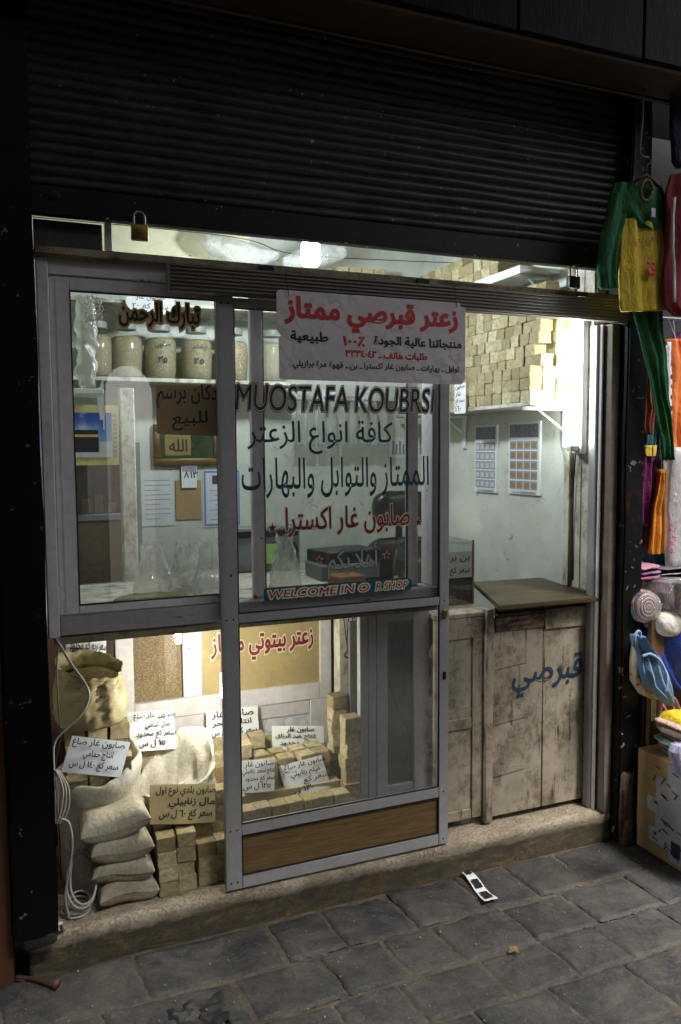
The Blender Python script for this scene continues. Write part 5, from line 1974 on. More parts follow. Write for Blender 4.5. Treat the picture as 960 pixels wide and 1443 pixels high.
# white cable down the corner with its coil
yc = 2.515
pts = [at(x, y, Y=yc) for x, y in ((74, 893), (84, 908), (100, 935), (121, 965), (125, 985), (112, 1010), (88, 1032), (76, 1050), (76, 1085), (81, 1120), (83, 1150))]
pts += [at(x, y, Y=2.53) for x, y in ((97, 1160), (102, 1190), (98, 1225), (92, 1262), (97, 1284))]
pts[-1].z = ZS + .007
cb = thing('white_cable', 'off white cable hanging down the corner into a coil on the step', 'cable', (.09, 2.53, ZS))
MB().tube(pts, .0038, 8, 6).build('lead', m_cable, cb, smooth='all')
mb = MB()
q0 = at(112, 1275, Z=ZS + .006)
for k in range(5):
    r1 = .055 - .006 * (k % 3)
    pp = []
    for i in range(15):
        a = i / 14 * 2 * PI
        pp.append(Vector((.125 + math.cos(a) * r1 * .8 + .006 * k, 2.575 + math.sin(a) * r1 * .9 - .004 * k, ZS + .006 + .011 * k + (.05 * k / 5) * max(0, math.sin(a)) + .05 * (k > 2) * (1 + math.sin(a)))))
    mb.tube(pp, .0040, 8, 2)
mb.build('coil', m_cable, cb, smooth='all')
mb = MB()
for k in range(3):
    pp = [at(x, y, Y=2.512 + .006 * k) for x, y in ((78 + 2 * k, 1085), (88 + 4 * k, 1110), (86 + 5 * k, 1140), (78 + 3 * k, 1160), (74 + 2 * k, 1130), (76, 1095))]
    mb.tube(pp, .0034, 8, 5)
mb.build('upper_loops', m_cable, cb, smooth='all')
tag(MB().tube([at(x, y, Y=2.60) for x, y in ((84, 900), (80, 940), (82, 990), (84, 1040), (78, 1090), (84, 1180), (86, 1240))], .0025, 6, 5).build('thin_cable', m_dark, smooth='all'), 'thin dark cable behind the white one in the corner', 'cable')
t = at(80, 1283, Z=.15)
tag(MB().tube([(t.x - .045, 2.43, .168), (t.x, 2.435, .176), (t.x + .008, 2.45, .17), (t.x + .012, 2.47, .14), (t.x + .018, 2.485, .131)], .006, 8, 5).build('bent_wire', m_cable, smooth='all'), 'short bent pale wire at the post foot', 'wire')


# ================================================================== CLOTHES STALL NEXT DOOR
m_stall = M('grey stall wall', (128, 130, 134), .8, 0, .15, 4, .15)
MB().box(2.30, 3.30, 0, 5.2, 3.42, 3.2).build('wall_stall', m_stall, kind='structure')
MB().box(2.272, 2.604, 0, 2.30, 3.30, 3.2).build('wall_partition', m_stall, kind='structure')
MB().box(2.30, 3.30, 3.2, 5.2, 3.42, 4.6).build('wall_stall_upper', m_fascia, kind='structure')  # dark wall added above the stall to shut out the open sky


def cloth(name, c, var=.22, rough=.85, sheen=0, spots=None, weave=500):
    n = N(name)
    v = n.co(rand=True)
    a = n.noise(v, 7, 5)
    c0 = lin(c)
    col = n.ramp(a, [(.3, tuple(x * (1 - var) for x in c0[:3]) + (1,)), (.65, c0)])
    if spots:
        vo = n.n('ShaderNodeTexVoronoi', feature='F1')
        n.t.links.new(n.co(), vo.inputs['Vector'])
        vo.inputs['Scale'].default_value = spots[0]
        vo.inputs['Randomness'].default_value = spots[3] if len(spots) > 3 else .3
        col = n.mix(n.ramp(vo.outputs['Distance'], [(spots[1], WHT), (spots[1] + .03, BLK)]), col, lin(spots[2]))
    n.base(col, rough)
    n.b.inputs['Sheen Weight'].default_value = sheen
    n.bump(n.math('ADD', n.math('ADD', n.noise(n.co((1.5, 1.5, .6), True), 22, 4, .6, 1.2), n.math('MULTIPLY', n.noise(v, 60, 4), .3)), n.math('MULTIPLY', n.noise(v, weave, 2), .1)), .8, .014)
    return n.m


def shapef(rows, Y, thick=.02, fold=.006, nf=5, seed=0, y_by=None, nv=None):
    """closed cloth body: rows of (photo y, near end, far end) on the plane Y, puffed and folded"""
    R_ = []
    for (py, xl, xr) in rows:
        R_.append((at(xl, py, Y=Y), at(xr, py, Y=Y)))
    nv = nv or max(14, len(rows) * 5)

    def ends(v):
        k = v * (len(R_) - 1)
        i = min(int(k), len(R_) - 2)
        t = k - i
        return R_[i][0].lerp(R_[i + 1][0], t), R_[i][1].lerp(R_[i + 1][1], t)

    def f(u, v):
        a, b = ends(v)
        th = u * 2 * PI
        s_ = .5 - .5 * math.cos(th)
        p = a.lerp(b, s_)
        d = math.sin(th)
        depth = thick * abs(d) ** .6 * (1 if d > 0 else -1)
        z = p.z
        fo = fold * (math.sin(s_ * nf * PI + seed + 2.5 * noise.noise(Vector((s_ * 2, z * 4, seed)))) + .8 * noise.noise(Vector((p.x * 22, z * 9, seed)))) * min(1, 4 * s_ * (1 - s_) + .2)
        p = p + Vector((0, -depth * .5 + fo + (y_by(v) if y_by else 0), 0))
        p += noise.noise_vector(Vector((p.x * 12, z * 12, seed * 3.1))) * .004
        return p
    mb = MB()
    mb.grid(40, nv, f, wrap=True, close=True)
    return mb


c_green = cloth('green jersey', (16, 92, 44))
c_yellow = cloth('yellow jersey', (226, 196, 60))
c_maroon = cloth('dark red jersey', (112, 16, 30))
c_white = cloth('white cotton', (214, 214, 218))
# kids outfit: shirt on a hanger and trousers below
YK = 2.34
ks = thing('kids_shirt', 'green and yellow long sleeved kids shirt with small red print on a hanger', 'shirt', (at(905, 430, Y=YK).x, YK, at(905, 438, Y=YK).z))
body = shapef([(300, 880, 930), (330, 874, 934), (380, 873, 937), (432, 874, 938), (438, 876, 938)], YK, .026, .009, 4, 2).build('body', c_yellow, ks, smooth='all')
shapef([(262, 882, 925), (272, 872, 930), (296, 872, 934), (312, 886, 933), (322, 902, 928), (326, 912, 920)], YK - .002, .036, .009, 4, 2).build('yoke', c_green, ks, smooth='all')
shapef([(258, 866, 890), (275, 860, 885), (310, 854, 880), (340, 846, 872), (380, 842, 868), (404, 846, 870), (407, 849, 870)], YK - .002, .030, .009, 3, 8).build('sleeve', c_green, ks, smooth='all')
shapef([(262, 918, 930), (290, 926, 941), (330, 931, 944), (370, 933, 945), (400, 934, 945)], YK + .02, .025, .008, 3, 9).build('sleeve', c_green, ks, smooth='all')
cc_ = at(911, 268, Y=YK - .035)
pts = [cc_ + Vector((math.cos(a) * .026, -.004 * math.sin(a), math.sin(a) * .036)) for a in [i * 2 * PI / 18 for i in range(19)]]
MB().tube(pts, .006, 8).build('collar', cloth('olive rib', (112, 104, 46)), ks, smooth='all')
pl_ = at(921, 299, Y=YK - .032)
MB().box(pl_.x - .012, YK - .036, pl_.z - .018, pl_.x + .008, YK - .033, pl_.z + .014, .001).build('neck_label', c_white, ks)
# small red blossom print and the word over it
pr0 = at(918, 375, Y=YK - .03)
mb = MB()
rr = random.Random(2)
for k in range(7):
    a = rr.uniform(0, 2 * PI)
    mb.lathe([(0, 0), (.008 + .004 * rr.random(), 0), (.006, .0015), (0, .002)], (0, 0, 0), 8)
    n_ = 8 * 4
    vs_ = list(mb.bm.verts)[-n_:]
    ox, oz = math.cos(a) * .012, math.sin(a) * .03
    for v in vs_:
        v.co = Vector((pr0.x + ox + v.co.x, YK - .0300 - v.co.z, pr0.z + oz + v.co.y))
mb.build('printed_blossom', m_red, ks, smooth=True)
wl = []
for k, ch_ in enumerate('DREAM'):
    q = at(896 + k * 5.5, 346 - 8 * math.sin(k / 4 * PI * .6), Y=YK - .033)
    a_ = .55 - .2 * k
    wl.append(letters(ch_, m_maroon, ks, (q.x, YK - .0290, q.z), (math.cos(a_), 0, math.sin(a_)), (-math.sin(a_), 0, math.cos(a_)), h=.014, bold=.02))
join(wl, 'lettering')
hk = at(911, 250, Y=YK)
MB().tube([(hk.x - .07, YK, hk.z - .03), (hk.x, YK, hk.z + .01), (hk.x + .07, YK, hk.z - .03)], .005, 8).tube([(hk.x, YK, hk.z + .01), (hk.x, YK, hk.z + .04), (hk.x + .015, YK, hk.z + .055), (hk.x + .008, YK, hk.z + .075)], .0025, 6, 4).build('hanger', m_dark, ks, smooth='all')
sc0 = at(902, 215, Y=YK)
tag(MB().tube([(hk.x + .008, YK, hk.z + .073), (sc0.x + .0, YK, sc0.z), (sc0.x + .008, YK, sc0.z + .11), (sc0.x + .008, YK, 2.8975)], .004, 6, 4).build('twisted_rope', cloth('grey rope', (120, 118, 112)), smooth='all'), 'twisted grey rope holding the kids shirt from the lintel', 'rope')
tr = thing('kids_trousers', 'long green kids trousers hanging under the yellow shirt', 'trousers', (at(930, 640, Y=YK + .03).x, YK + .03, at(930, 645, Y=YK + .03).z))
shapef([(425, 891, 934), (445, 893, 933), (480, 903, 937), (520, 913, 940), (560, 922, 942), (610, 931, 948), (648, 936, 950)], YK + .035, .022, .009, 5, 6).build('leg', c_green, tr, smooth='all')

YD = 2.30
ms = thing('red_jacket', 'dark red jacket with a white stripe hanging at the picture edge', 'jacket', (at(955, 440, Y=YD).x, YD, at(955, 448, Y=YD).z))
shapef([(245, 945, 1010), (270, 938, 1020), (340, 936, 1020), (400, 934, 1020), (430, 936, 1020), (446, 950, 1016)], YD, .03, .012, 6, 12).build('body', c_maroon, ms, smooth='all')
shapef([(278, 948, 951), (330, 947, 950), (380, 948, 951), (425, 950, 953)], YD - .024, .010, .001, 1, 1).build('stripe', c_white, ms, smooth='all')
MB().tube([(at(975, 245, Y=YD).x, YD, at(975, 246, Y=YD).z), (at(975, 245, Y=YD).x, YD, 2.8975)], .003, 6).build('hanger', m_dark, ms)
nb = thing('navy_bag', 'dark navy garment bag hanging high above the red jacket', 'garment bag', (at(975, 230, Y=2.36).x, 2.36, at(975, 236, Y=2.36).z))
shapef([(112, 952, 1010), (130, 947, 1010), (180, 946, 1010), (228, 949, 1010), (236, 955, 1000)], 2.36, .05, .008, 4, 15).build('cover', cloth('navy cloth', (24, 34, 74), .3, .6), nb, smooth='all')
MB().tube([(at(975, 113, Y=2.36).x, 2.36, at(975, 114, Y=2.36).z), (at(975, 113, Y=2.36).x, 2.36, 2.8975)], .003, 6).build('hanger', m_dark, nb)

# rod carrying the rest of the hanging clothes
RZ = at(930, 452, Y=2.62).z
tag(MB().tube([(2.3005, 2.62, RZ + .012), (5.1, 2.62, RZ + .012)], .009, 10).build('clothes_rod', m_steel, smooth=True), 'steel clothes rod behind the hanging kids trousers', 'rod')
H_ = [
    # name, label, category, rows, Y, colour material, thickness
    ('dotted_shirt', 'orange shirt with a white dotted front strip on the stall rod', 'shirt', [(478, 936, 972), (500, 934, 980), (540, 935, 985), (590, 937, 968), (640, 938, 972), (650, 940, 972)], 2.56, cloth('orange jersey', (226, 120, 56)), .05),
    ('lilac_shirt', 'lilac shirt hanging behind the orange dotted one', 'shirt', [(468, 950, 1000), (490, 950, 1000), (560, 955, 1000)], 2.66, cloth('lilac jersey', (170, 92, 168)), .04),
    ('blue_shirt', 'light blue shirt hanging beside the orange dotted one', 'shirt', [(490, 952, 1000), (520, 950, 1000), (600, 954, 1000)], 2.60, cloth('sky blue jersey', (70, 132, 190)), .04),
    ('gold_wrapped_cloth', 'pale gold cloth in a wrapper hanging next to the black post', 'wrapped cloth', [(478, 903, 914), (500, 901, 918), (540, 902, 926), (600, 903, 926), (616, 905, 922)], 2.60, cloth('pale gold satin', (190, 166, 88), .3, .35), .03),
    ('bronze_wrapped_cloth', 'glossy bronze cloth roll hanging in front of the pale gold one', 'wrapped cloth', [(520, 913, 925), (560, 909, 924), (600, 907, 920), (612, 909, 918)], 2.55, cloth('bronze satin', (146, 78, 44), .4, .3), .03),
    ('teal_wrapped_cloth', 'teal cloth with a gold hem hanging under the bronze roll', 'wrapped cloth', [(560, 917, 930), (600, 912, 928), (635, 909, 925), (650, 910, 922)], 2.58, cloth('teal satin', (66, 120, 140), .3, .4), .03),
    ('sequin_cloth', 'dark sequinned cloth hanging beside the green trousers', 'wrapped cloth', [(585, 924, 936), (620, 924, 934), (655, 922, 932)], 2.575, cloth('dark sequins', (52, 44, 56), .4, .35, 0, (160, .18, (150, 140, 150), 1)), .03),
    ('magenta_dress', 'long magenta dress hanging next to the black post', 'dress', [(628, 905, 921), (660, 902, 922), (700, 901, 922), (742, 900, 918)], 2.58, cloth('magenta satin', (122, 30, 98), .35, .45), .04),
    ('brown_dress', 'dark brown dress hanging behind the amber trousers', 'dress', [(640, 922, 932), (690, 918, 934), (740, 912, 930), (778, 906, 926)], 2.57, cloth('brown satin', (92, 46, 36), .4, .4), .035),
    ('amber_trousers', 'amber trousers hanging above the rolled towels', 'trousers', [(662, 930, 936), (700, 924, 937), (740, 918, 938), (776, 914, 936), (780, 915, 935)], 2.535, cloth('amber cotton', (222, 142, 28)), .035),
    ('aqua_towel', 'aqua towel hanging lowest behind the amber trousers', 'towel', [(770, 902, 940), (785, 903, 941), (802, 916, 940), (806, 925, 938)], 2.59, cloth('aqua towel', (70, 138, 152)), .04),
    ('wrapped_dress', 'white dress in shiny plastic wrap with pink beads', 'dress', [(636, 948, 990), (680, 943, 995), (740, 942, 1000), (792, 941, 1000), (798, 945, 1000)], 2.52, cloth('white lace', (206, 198, 212), .2, .5), .05),
    ('crimson_dress', 'deep pink dress hanging behind the plastic wrapped one', 'dress', [(600, 945, 990), (680, 950, 990), (780, 950, 990)], 2.66, cloth('deep pink satin', (150, 24, 70), .3, .4), .04),
]
for k, (nm, lb, ct, rows_, Y_, m_, th) in enumerate(H_):
    b_ = rows_[-1]
    q = at((b_[1] + b_[2]) / 2, b_[0], Y=Y_)
    t = thing(nm, lb, ct, (q.x, Y_, q.z))
    shapef(rows_, Y_, th * .7, .010, 5, 20 + k).build('cloth', m_, t, smooth='all')
    a_ = rows_[0]
    q0 = at((a_[1] + a_[2]) / 2, a_[0], Y=Y_)
    MB().tube([(q0.x, Y_, q0.z - .01), (q0.x, Y_ * .5 + 1.31, (q0.z + RZ) / 2 + .01), (q0.x, 2.62, max(RZ + .022, q0.z + .02))], .002, 6, 4).build('hook', m_steel, t)
    if nm == 'dotted_shirt':
        shapef([(482, 936, 945), (540, 937, 946), (600, 938, 947), (612, 939, 946)], Y_ - .03, .014, .002, 1, 2).build('dotted_strip', cloth('white with dots', (214, 214, 220), .1, .8, 0, (23, .24, (30, 30, 40), .2)), t, smooth='all')
        shapef([(630, 940, 962), (655, 943, 960)], Y_ - .03, .02, .002, 1, 2).build('white_hem', c_white, t, smooth='all')
    if nm == 'teal_wrapped_cloth':
        shapef([(628, 909, 926), (638, 909, 925), (643, 910, 924)], Y_ - .018, .012, .001, 1, 2).build('gold_hem', c_yellow, t, smooth='all')
    if nm == 'wrapped_dress':
        shapef([(630, 945, 996), (700, 939, 1002), (800, 940, 1006)], Y_ - .01, .075, .012, 7, 3).build('plastic_wrap', m_film, t, smooth='all')
        mb = MB()
        rr = random.Random(8)
        for i in range(26):
            q = at(948 + rr.uniform(-3, 4), 735 + rr.uniform(0, 45), Y=Y_ - .045)
            mb.lathe([(0, -.004), (.004, 0), (0, .004)], q, 6, cap=False)
        mb.build('beads', cloth('pink beads', (196, 40, 110), .3, .25), t)

for k, (x0_, c_, lb) in enumerate(((2.36, (150, 60, 110), 'plum robe'), (2.46, (60, 66, 110), 'slate blue robe'), (2.56, (190, 120, 60), 'ochre robe'), (2.66, (120, 30, 44), 'wine red robe'), (2.76, (180, 170, 176), 'pale grey robe'), (2.88, (60, 110, 100), 'sea green robe'))):
    t = thing('hanging_robe', lb + ' hanging deep in the stall behind the other clothes', 'robe', (x0_, 2.86, 1.0), 'robes hanging deep in the stall')
    mb = MB()

    def rf(u, v, x0_=x0_, k=k):
        a = u * 2 * PI
        w_ = .055 + .03 * v
        z = 1.95 - .95 * v - .03 * k
        return Vector((x0_ + math.cos(a) * w_ + .010 * math.sin(v * 9 + k), 2.86 + math.sin(a) * .035 + .014 * math.sin(math.cos(a) * 7 + k + v * 2), z))
    mb.grid(36, 24, rf, wrap=True, close=True)
    mb.build('cloth', cloth('robe cloth', c_, .35), t, smooth='all')
    MB().tube([(x0_, 2.86, 1.94 - .03 * k), (x0_, 2.86, 2.02), (x0_, 2.85, 2.03)], .002, 6).build('hook', m_steel, t)
tag(MB().tube([(2.3005, 2.86, 2.03), (5.1, 2.86, 2.03)], .009, 10).build('clothes_rod', m_steel, smooth=True), 'upper steel clothes rod deep in the stall carrying the robes', 'rod')

# goods lying on the stall counter
tag(MB().box(2.31, 2.43, .02, 3.6, 3.0, at(930, 960, Y=2.43).z, .004).build('stall_table', M('dark stall table', (70, 52, 40), .7, 0, .3, 6, .2)), 'dark table of the clothes stall behind the cardboard box', 'table')
tag(MB().box(2.315, 2.40, .30, 2.385, 2.425, .92, .003).build('wooden_upright', m_wood('brown stall plank', (96, 66, 46), (9, 9, 1))), 'brown wooden upright of the stall with a pale paper strip', 'upright')
q = at(891, 1000, Y=2.397)
tag(MB().box(2.322, 2.396, q.z - .06, 2.345, 2.399, q.z + .07).build('paper_strip', m_card_pale), 'pale paper strip fixed to the brown stall upright', 'paper')


def heap(px0, py0, px1, py1, Y, dy, name, label, cat, m_, e=.6, n=.012, seed=0, rot=0, tilt=0):
    a_, b_ = at(px0, py0, Y=Y), at(px1, py1, Y=Y)
    ctr, dm = ((a_.x + b_.x) / 2, Y + dy / 2, (a_.z + b_.z) / 2), (abs(b_.x - a_.x), dy, abs(a_.z - b_.z))
    if n >= .02:
        o = MB().drapes(ctr, (dm[0] * .86, dm[1], dm[2] * .86), seed, rot, n).build(name, m_, smooth='all')
    else:
        o = MB().pillow(ctr, dm, rot, e, n, seed, 4, 44, 28, tilt).build(name, m_, smooth='all')
    return tag(o, label, cat)


heap(934, 864, 990, 896, 2.36, .14, 'dotted_pillow', 'white pillow with coloured dots on the blue bag', 'pillow', cloth('white with big dots', (206, 204, 196), .1, .8, 0, (22, .25, (186, 160, 60), .6)), .6, .01, 5)


def slump(name, label, cat, rows_, Y_, th, m_, fold=.012, nf=7, seed=0):
    o = shapef(rows_, Y_, th, fold, nf, seed, nv=40).build(name, m_, smooth='all')
    return tag(o, label, cat)


slump('blue_cloth_bag', 'bright blue cloth bag slumped under the rolled towels', 'bag', [(856, 925, 985), (872, 910, 985), (900, 905, 985), (935, 915, 985), (960, 932, 985), (972, 945, 980)], 2.46, .16, cloth('bright blue cloth', (20, 58, 160), .4, .5), .016, 6, 41)
slump('spotted_cloth', 'cream spotted cloth under the pale blue one', 'cloth', [(905, 893, 912), (935, 889, 922), (960, 890, 930), (978, 902, 934), (983, 912, 930)], 2.41, .06, cloth('cream with spots', (206, 190, 166), .1, .8, 0, (30, .2, (186, 80, 50), .6)), .008, 4, 42)
slump('pale_blue_cloth', 'pale blue cloth with knotted straps hanging off the blue bag', 'cloth', [(896, 893, 906), (908, 894, 914), (922, 900, 926), (945, 902, 939), (965, 908, 946), (980, 926, 948), (992, 936, 944)], 2.36, .05, cloth('pale blue cotton', (122, 158, 194), .3), .012, 7, 43)
q = at(893, 900, Y=2.345)
blue_ = cloth('pale blue strap', (140, 170, 200))
tag(MB().tube([q + Vector((.012, .01, -.03)), q + Vector((-.004, -.01, -.005)), q + Vector((.0, -.012, .022)), q + Vector((.018, -.010, .030)), q + Vector((.030, -.004, .008)), q + Vector((.028, .004, -.03))], .0055, 8, 6).build('cloth_strap', blue_, smooth='all'), 'pale blue strap loop standing off the cloth by the post', 'strap')
tag(MB().tube([at(905, 925, Y=2.332), at(918, 922, Y=2.325), at(932, 934, Y=2.322), at(940, 955, Y=2.325), at(938, 975, Y=2.33)], .006, 8, 6).build('cloth_strap', blue_, smooth='all'), 'pale blue strap lying across the pale blue cloth', 'strap')
slump('rose_rag', 'rose and cream rag hanging under the pale blue cloth', 'rag', [(972, 916, 940), (985, 918, 952), (998, 924, 958), (1004, 934, 950)], 2.43, .04, cloth('rose rag', (186, 130, 120), .4), .01, 6, 44)
for nm, lb, x0_, x1_, cs in (('pink', 'pink and lilac', 900, 934, ((170, 96, 130), (140, 110, 150), (186, 130, 150))), ('grey', 'grey striped', 931, 1000, ((120, 118, 126), (146, 144, 150), (104, 100, 112)))):
    for i, c_ in enumerate(cs):
        a_, b_ = at(x0_, 819 - i * 7, Y=2.46), at(x1_, 811 - i * 7, Y=2.46)
        o = MB().pillow(((a_.x + b_.x) / 2, 2.58, (a_.z + b_.z) / 2), (abs(b_.x - a_.x), .25, abs(b_.z - a_.z) * 1.1), .02 * i, .28, .006, 8 + i, 5, 48, 20).build('folded_towel', cloth('towel stripes', c_, .45), smooth='all')
        tag(o, ('lowest ', 'middle ', 'top ')[i] + lb + ' folded towel in the pile under the hanging clothes', 'towel', 'folded towels under the hanging clothes')


def mk_spiral():
    n = N('rolled stripes')
    tc = n.n('ShaderNodeTexCoord')
    w = n.n('ShaderNodeTexWave', wave_type='RINGS', rings_direction='Y')
    n.t.links.new(tc.outputs['Object'], w.inputs['Vector'])
    w.inputs['Scale'].default_value = 22
    w.inputs['Distortion'].default_value = 1.5
    n.base(n.ramp(w.outputs['Fac'], [(.1, (30, 40, 90)), (.3, (196, 90, 110)), (.5, (216, 206, 150)), (.7, (160, 24, 40)), (.95, (110, 150, 160))]), .6)
    n.bump(w.outputs['Fac'], .6, .006)
    return n.m


m_wrap = film('shiny clear wrap', (235, 238, 240), .93, .08, 20)


def roll(px_, py_, r, Y, ln, name, label, m_, wrap=True):
    c_ = at(px_, py_, Y=Y)
    t = thing(name, label, 'roll', c_)
    o = MB().lathe([(0, 0), (r * .55, -.004), (r * .9, .004), (r, .02), (r, ln - .02), (r * .9, ln), (0, ln)], (0, 0, 0), 30, .006, px_, cap=False)
    for v in o.bm.verts:
        v.co = c_ + Vector((v.co.x, v.co.z, v.co.y))
    o.build('blanket', m_, t, smooth='all')
    if wrap:
        o = MB().lathe([(0, -.012), (r * .5, -.016), (r * .95, -.01), (r * 1.08, .02), (r * 1.07, ln), (0, ln + .006)], (0, 0, 0), 30, .012, px_ + 2, cap=False)
        for v in o.bm.verts:
            v.co = c_ + Vector((v.co.x, v.co.z, v.co.y))
        o.build('plastic_wrap', m_wrap, t, smooth='all')
    return t


roll(914, 856, .062, 2.40, .26, 'rolled_blanket', 'striped blanket rolled in shiny plastic showing its spiral end', mk_spiral())
for k, (lb, rows_, c_) in enumerate((('lilac grey blanket folded in clear shiny plastic behind the striped roll', [(818, 924, 958), (832, 918, 985), (848, 921, 985), (862, 932, 985), (868, 940, 980)], (150, 132, 150)),
                                     ('tan blanket packet at the picture edge over the blue bag', [(824, 958, 990), (840, 952, 1000), (862, 953, 1000), (872, 962, 1000)], (166, 120, 92)))):
    Y_ = 2.45 - .06 * k
    q = at(rows_[-1][1], rows_[-1][0], Y=Y_)
    t = thing('wrapped_blanket', lb, 'blanket', (q.x, Y_, q.z))
    shapef(rows_, Y_, .14, .010, 5, 60 + k, nv=40).build('blanket', cloth('packed blanket', c_, .4), t, smooth='all')
    shapef([(r_[0] + (i - 2) * 2, r_[1] - 2, r_[2] + 2) for i, r_ in enumerate(rows_)], Y_ - .004, .17, .018, 8, 63 + k, nv=40).build('plastic_wrap', m_wrap, t, smooth='all')

# cardboard box with tape marks, folded cloths on top
BX0, BY0, BY1 = 2.262, 1.98, 2.402
BZ = .405
bxx = thing('cardboard_box', 'tall taped cardboard box with dark dashes standing on the paving', 'box', (2.45, 2.2, 0.004))
MB().box(BX0, BY0, .004, 2.70, BY1, BZ, .004, seg=2).build('carton', m_card, bxx, smooth=True)
m_tape = M('shiny grey tape', (164, 170, 176), .22, 0, .16, 9, .15)
mb = MB()
rr = random.Random(5)
for (y0, z0, y1, z1, k) in ((2.02, .02, 2.23, .17, 0), (2.0, .10, 2.30, .26, 1), (2.05, .22, 2.30, .33, 2), (2.0, .16, 2.16, .39, 3), (2.12, .30, 2.24, .395, 4), (1.99, .01, 2.10, .21, 5), (2.14, .06, 2.33, .12, 6), (2.18, .18, 2.345, .235, 0), (1.985, .30, 2.2, .36, 1)):
    mb.box(BX0 - .0008 - .0004 * k, y0, z0, BX0 - .0004 - .0004 * k, y1, z1)
mb.build('packing_tape', m_tape, bxx)
for k in range(46):
    y, z = rr.uniform(2.0, 2.30), rr.uniform(.04, .38)
    a = rr.choice((.2, .2, .3, -1.0))
    l = rr.uniform(.018, .034)
    d = Vector((0, math.cos(a) * l, math.sin(a) * l))
    n_ = Vector((0, -math.sin(a), math.cos(a))) * .002
    p = Vector((BX0 - .0040, y, z))
    MB().slab([p - n_, p + d - n_, p + d + n_, p + n_], (-.0004, 0, 0)).build('dark_dash', m_ink, bxx)
mb = MB().box(BX0 - .0048, 2.17, .05, BX0 - .0042, 2.215, .105).box(BX0 - .0048, 2.13, .06, BX0 - .0042, 2.15, .10)
mb.build('blue_mark', m_ink_blue, bxx)
fold_c = [((206, 184, 170), 'cream'), ((176, 140, 176), 'mauve'), ((150, 190, 156), 'mint'), ((198, 160, 196), 'pink lilac'), ((208, 176, 168), 'rosy cream')]
zc_ = BZ + .001
order = [('mint green folded cloth at the bottom of the pile on the box', (120, 168, 110), .016), ('pink lilac folded cloth second in the pile on the box', (190, 140, 184), .024), ('pale mint folded cloth in the middle of the pile on the box', (160, 196, 164), .020),
         ('mauve folded cloth above the pale mint one on the box', (170, 128, 166), .022), ('cream folded cloth under the yellow one on the box', (214, 190, 170), .030), ('rosy folded cloth just beneath the yellow cloth', (206, 170, 160), .022)]
for k, (lb, c_, h_) in enumerate(order):
    mb = MB().pillow((2.42 + .01 * (k % 2) - .006 * k * 0, 2.235 + .012 * (k % 3 - 1), zc_ + h_ / 2), (.25 + .012 * (k % 3), .26, h_ * 1.12), .05 * (k % 3 - 1), .35, .007, 30 + k, 5, 48, 20)
    tag(mb.build('folded_cloth', cloth('folded cloth colour', c_, .25), smooth='all'), lb, 'cloth', 'folded cloths piled on the box')
    zc_ += h_
mb = MB()


def yl(u, v):
    X, Y = 2.30 + .25 * u, 2.10 + .25 * v
    d = max(0, .12 - u) * .25 + max(0, .25 - v) * .10
    return Vector((X, Y, zc_ + .020 - d - .03 * max(0, .3 - v) - .03 * max(0, .2 - u) + .010 * noise.noise(Vector((X * 12, Y * 12, 1))) + .006 * noise.noise(Vector((X * 30, Y * 30, 1)))))


mb.grid(30, 30, yl)
bmesh.ops.solidify(mb.bm, geom=mb.bm.faces[:], thickness=.014)
tag(mb.build('folded_cloth', cloth('yellow with flecks', (218, 188, 30), .2, .85, 0, (120, .22, (150, 120, 20), 1)), smooth='all'), 'bright yellow flecked cloth on top of the pile on the box', 'cloth', 'folded cloths piled on the box')
slump('lilac_cloth', 'pale lilac cloth drooping over the near edge of the box', 'cloth', [(1050, 950, 990), (1060, 945, 1000), (1072, 948, 1000), (1086, 953, 1000), (1094, 960, 1000)], 2.02, .05, cloth('pale lilac cotton', (182, 178, 212), .25), .008, 8, 46)

# ================================================================== LITTER ON THE PAVING
q0, q1 = at(657, 1231, Z=.004), at(693, 1272, Z=.004)
d = (q1 - q0)
s_ = Vector((d.y, -d.x, 0)).normalized() * -.024
mb = MB()
mb.grid(14, 5, lambda u, v: q0 + d * u + s_ * (v * 2 - 1) * (.75 + .35 * u) + Vector((0, 0, .006 + .006 * math.sin(u * 7) + .003 * noise.noise(Vector((u * 5, v * 5, 0))))))
bmesh.ops.solidify(mb.bm, geom=mb.bm.faces[:], thickness=.0008)
ps_ = mb.build('paper_strip', m_paper, smooth='all')
tag(ps_, 'torn white paper strip with dark picture marks on the paving', 'paper')
mb = MB()
for u0, u1 in ((.04, .16), (.34, .56), (.68, .94)):
    mb.grid(6, 6, lambda u, v, u0=u0, u1=u1: q0 + d * (u0 + (u1 - u0) * u) + s_ * (v * 1.3 - .7 + .25 * noise.noise(Vector((u * 9, v * 9, u0)))) * (.75 + .35 * u0) + Vector((0, 0, .0085 + .006 * math.sin((u0 + (u1 - u0) * u) * 7) + .003)))
mb.build('printed_picture', M('dark print', (38, 42, 48), .5, 0, .8, 50, 0), ps_, smooth='all')
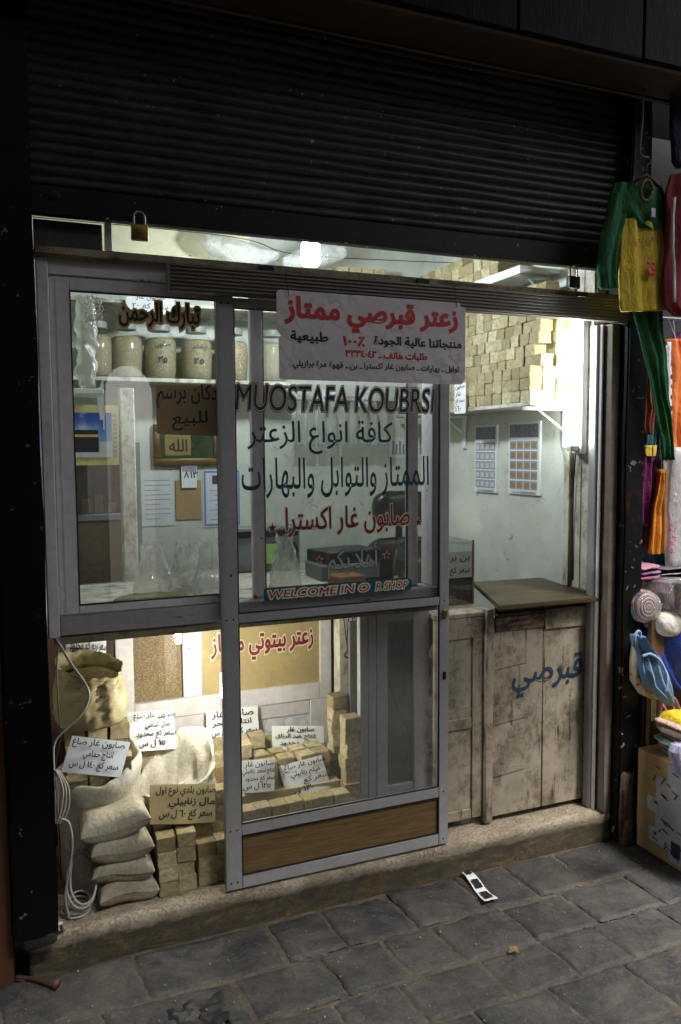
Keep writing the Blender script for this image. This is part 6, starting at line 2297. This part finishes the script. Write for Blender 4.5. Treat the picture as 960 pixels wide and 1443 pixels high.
q = at(725, 1342, Z=.004)
mb = MB()
pts = []
for k in range(14):
    a = k / 14 * 2 * PI
    r_ = .017 * (1 + .35 * math.sin(a * 4 + 1) * (k % 2)) * (.7 if k % 3 == 0 else 1)
    pts.append(q + Vector((math.cos(a) * r_ * 1.1, math.sin(a) * r_, .004 + .006 * abs(math.sin(a)))))
mb.slab(pts, (0, 0, .0012))
tag(mb.build('dry_leaf', M('dry yellow leaf', (128, 108, 60), .7, 0, .25, 30, .3)), 'small dry yellowish leaf on the paving', 'leaf')
q = at(278, 1432, Z=.0)
mb = MB()
mb.grid(20, 16, lambda u, v: Vector((q.x - .075 + .16 * u, q.y - .07 + .13 * v, -.002 + .014 * abs(noise.noise(Vector((u * 5, v * 5, 4)))) + .008 * abs(noise.noise(Vector((u * 13, v * 11, 2)))))) + noise.noise_vector(Vector((u * 4, v * 4, 9))) * .016)
bmesh.ops.solidify(mb.bm, geom=mb.bm.faces[:], thickness=.0008)
tag(mb.build('black_plastic', M('crumpled black plastic', (30, 30, 31), .55, 0, .3, 20, .4), smooth='all'), 'crumpled black plastic scrap on the paving at the near edge', 'scrap')
a_, b_ = at(22, 1377, Z=.012), at(82, 1388, Z=.012)
tag(MB().tube([a_, a_.lerp(b_, .4) + Vector((0, 0, .004)), b_], lambda t: .006 + .010 * max(0, t - .6) * 2.5, 8, 5).build('flat_brush', M('rusty handle', (74, 50, 38), .6, 0, .5, 20, .3), smooth='all'), 'old flat brush lying on the paving by the step corner', 'brush')
rr = random.Random(12)
mb = MB()
for k in range(170):
    X, Y = rr.uniform(-.1, 2.3), rr.uniform(1.75, 2.46)
    r_ = rr.uniform(.0012, .0036)
    vs_ = bmesh.ops.create_icosphere(mb.bm, subdivisions=1, radius=r_, matrix=Matrix.Translation((X, Y, .004 + r_ * .4)))['verts']
o = mb.build('crumbs', M('pale grit', (150, 142, 126), .9, 0, .4, 40, 0))
tag(o, 'pale grit and crumbs scattered over the paving', 'grit')
o['kind'] = 'stuff'
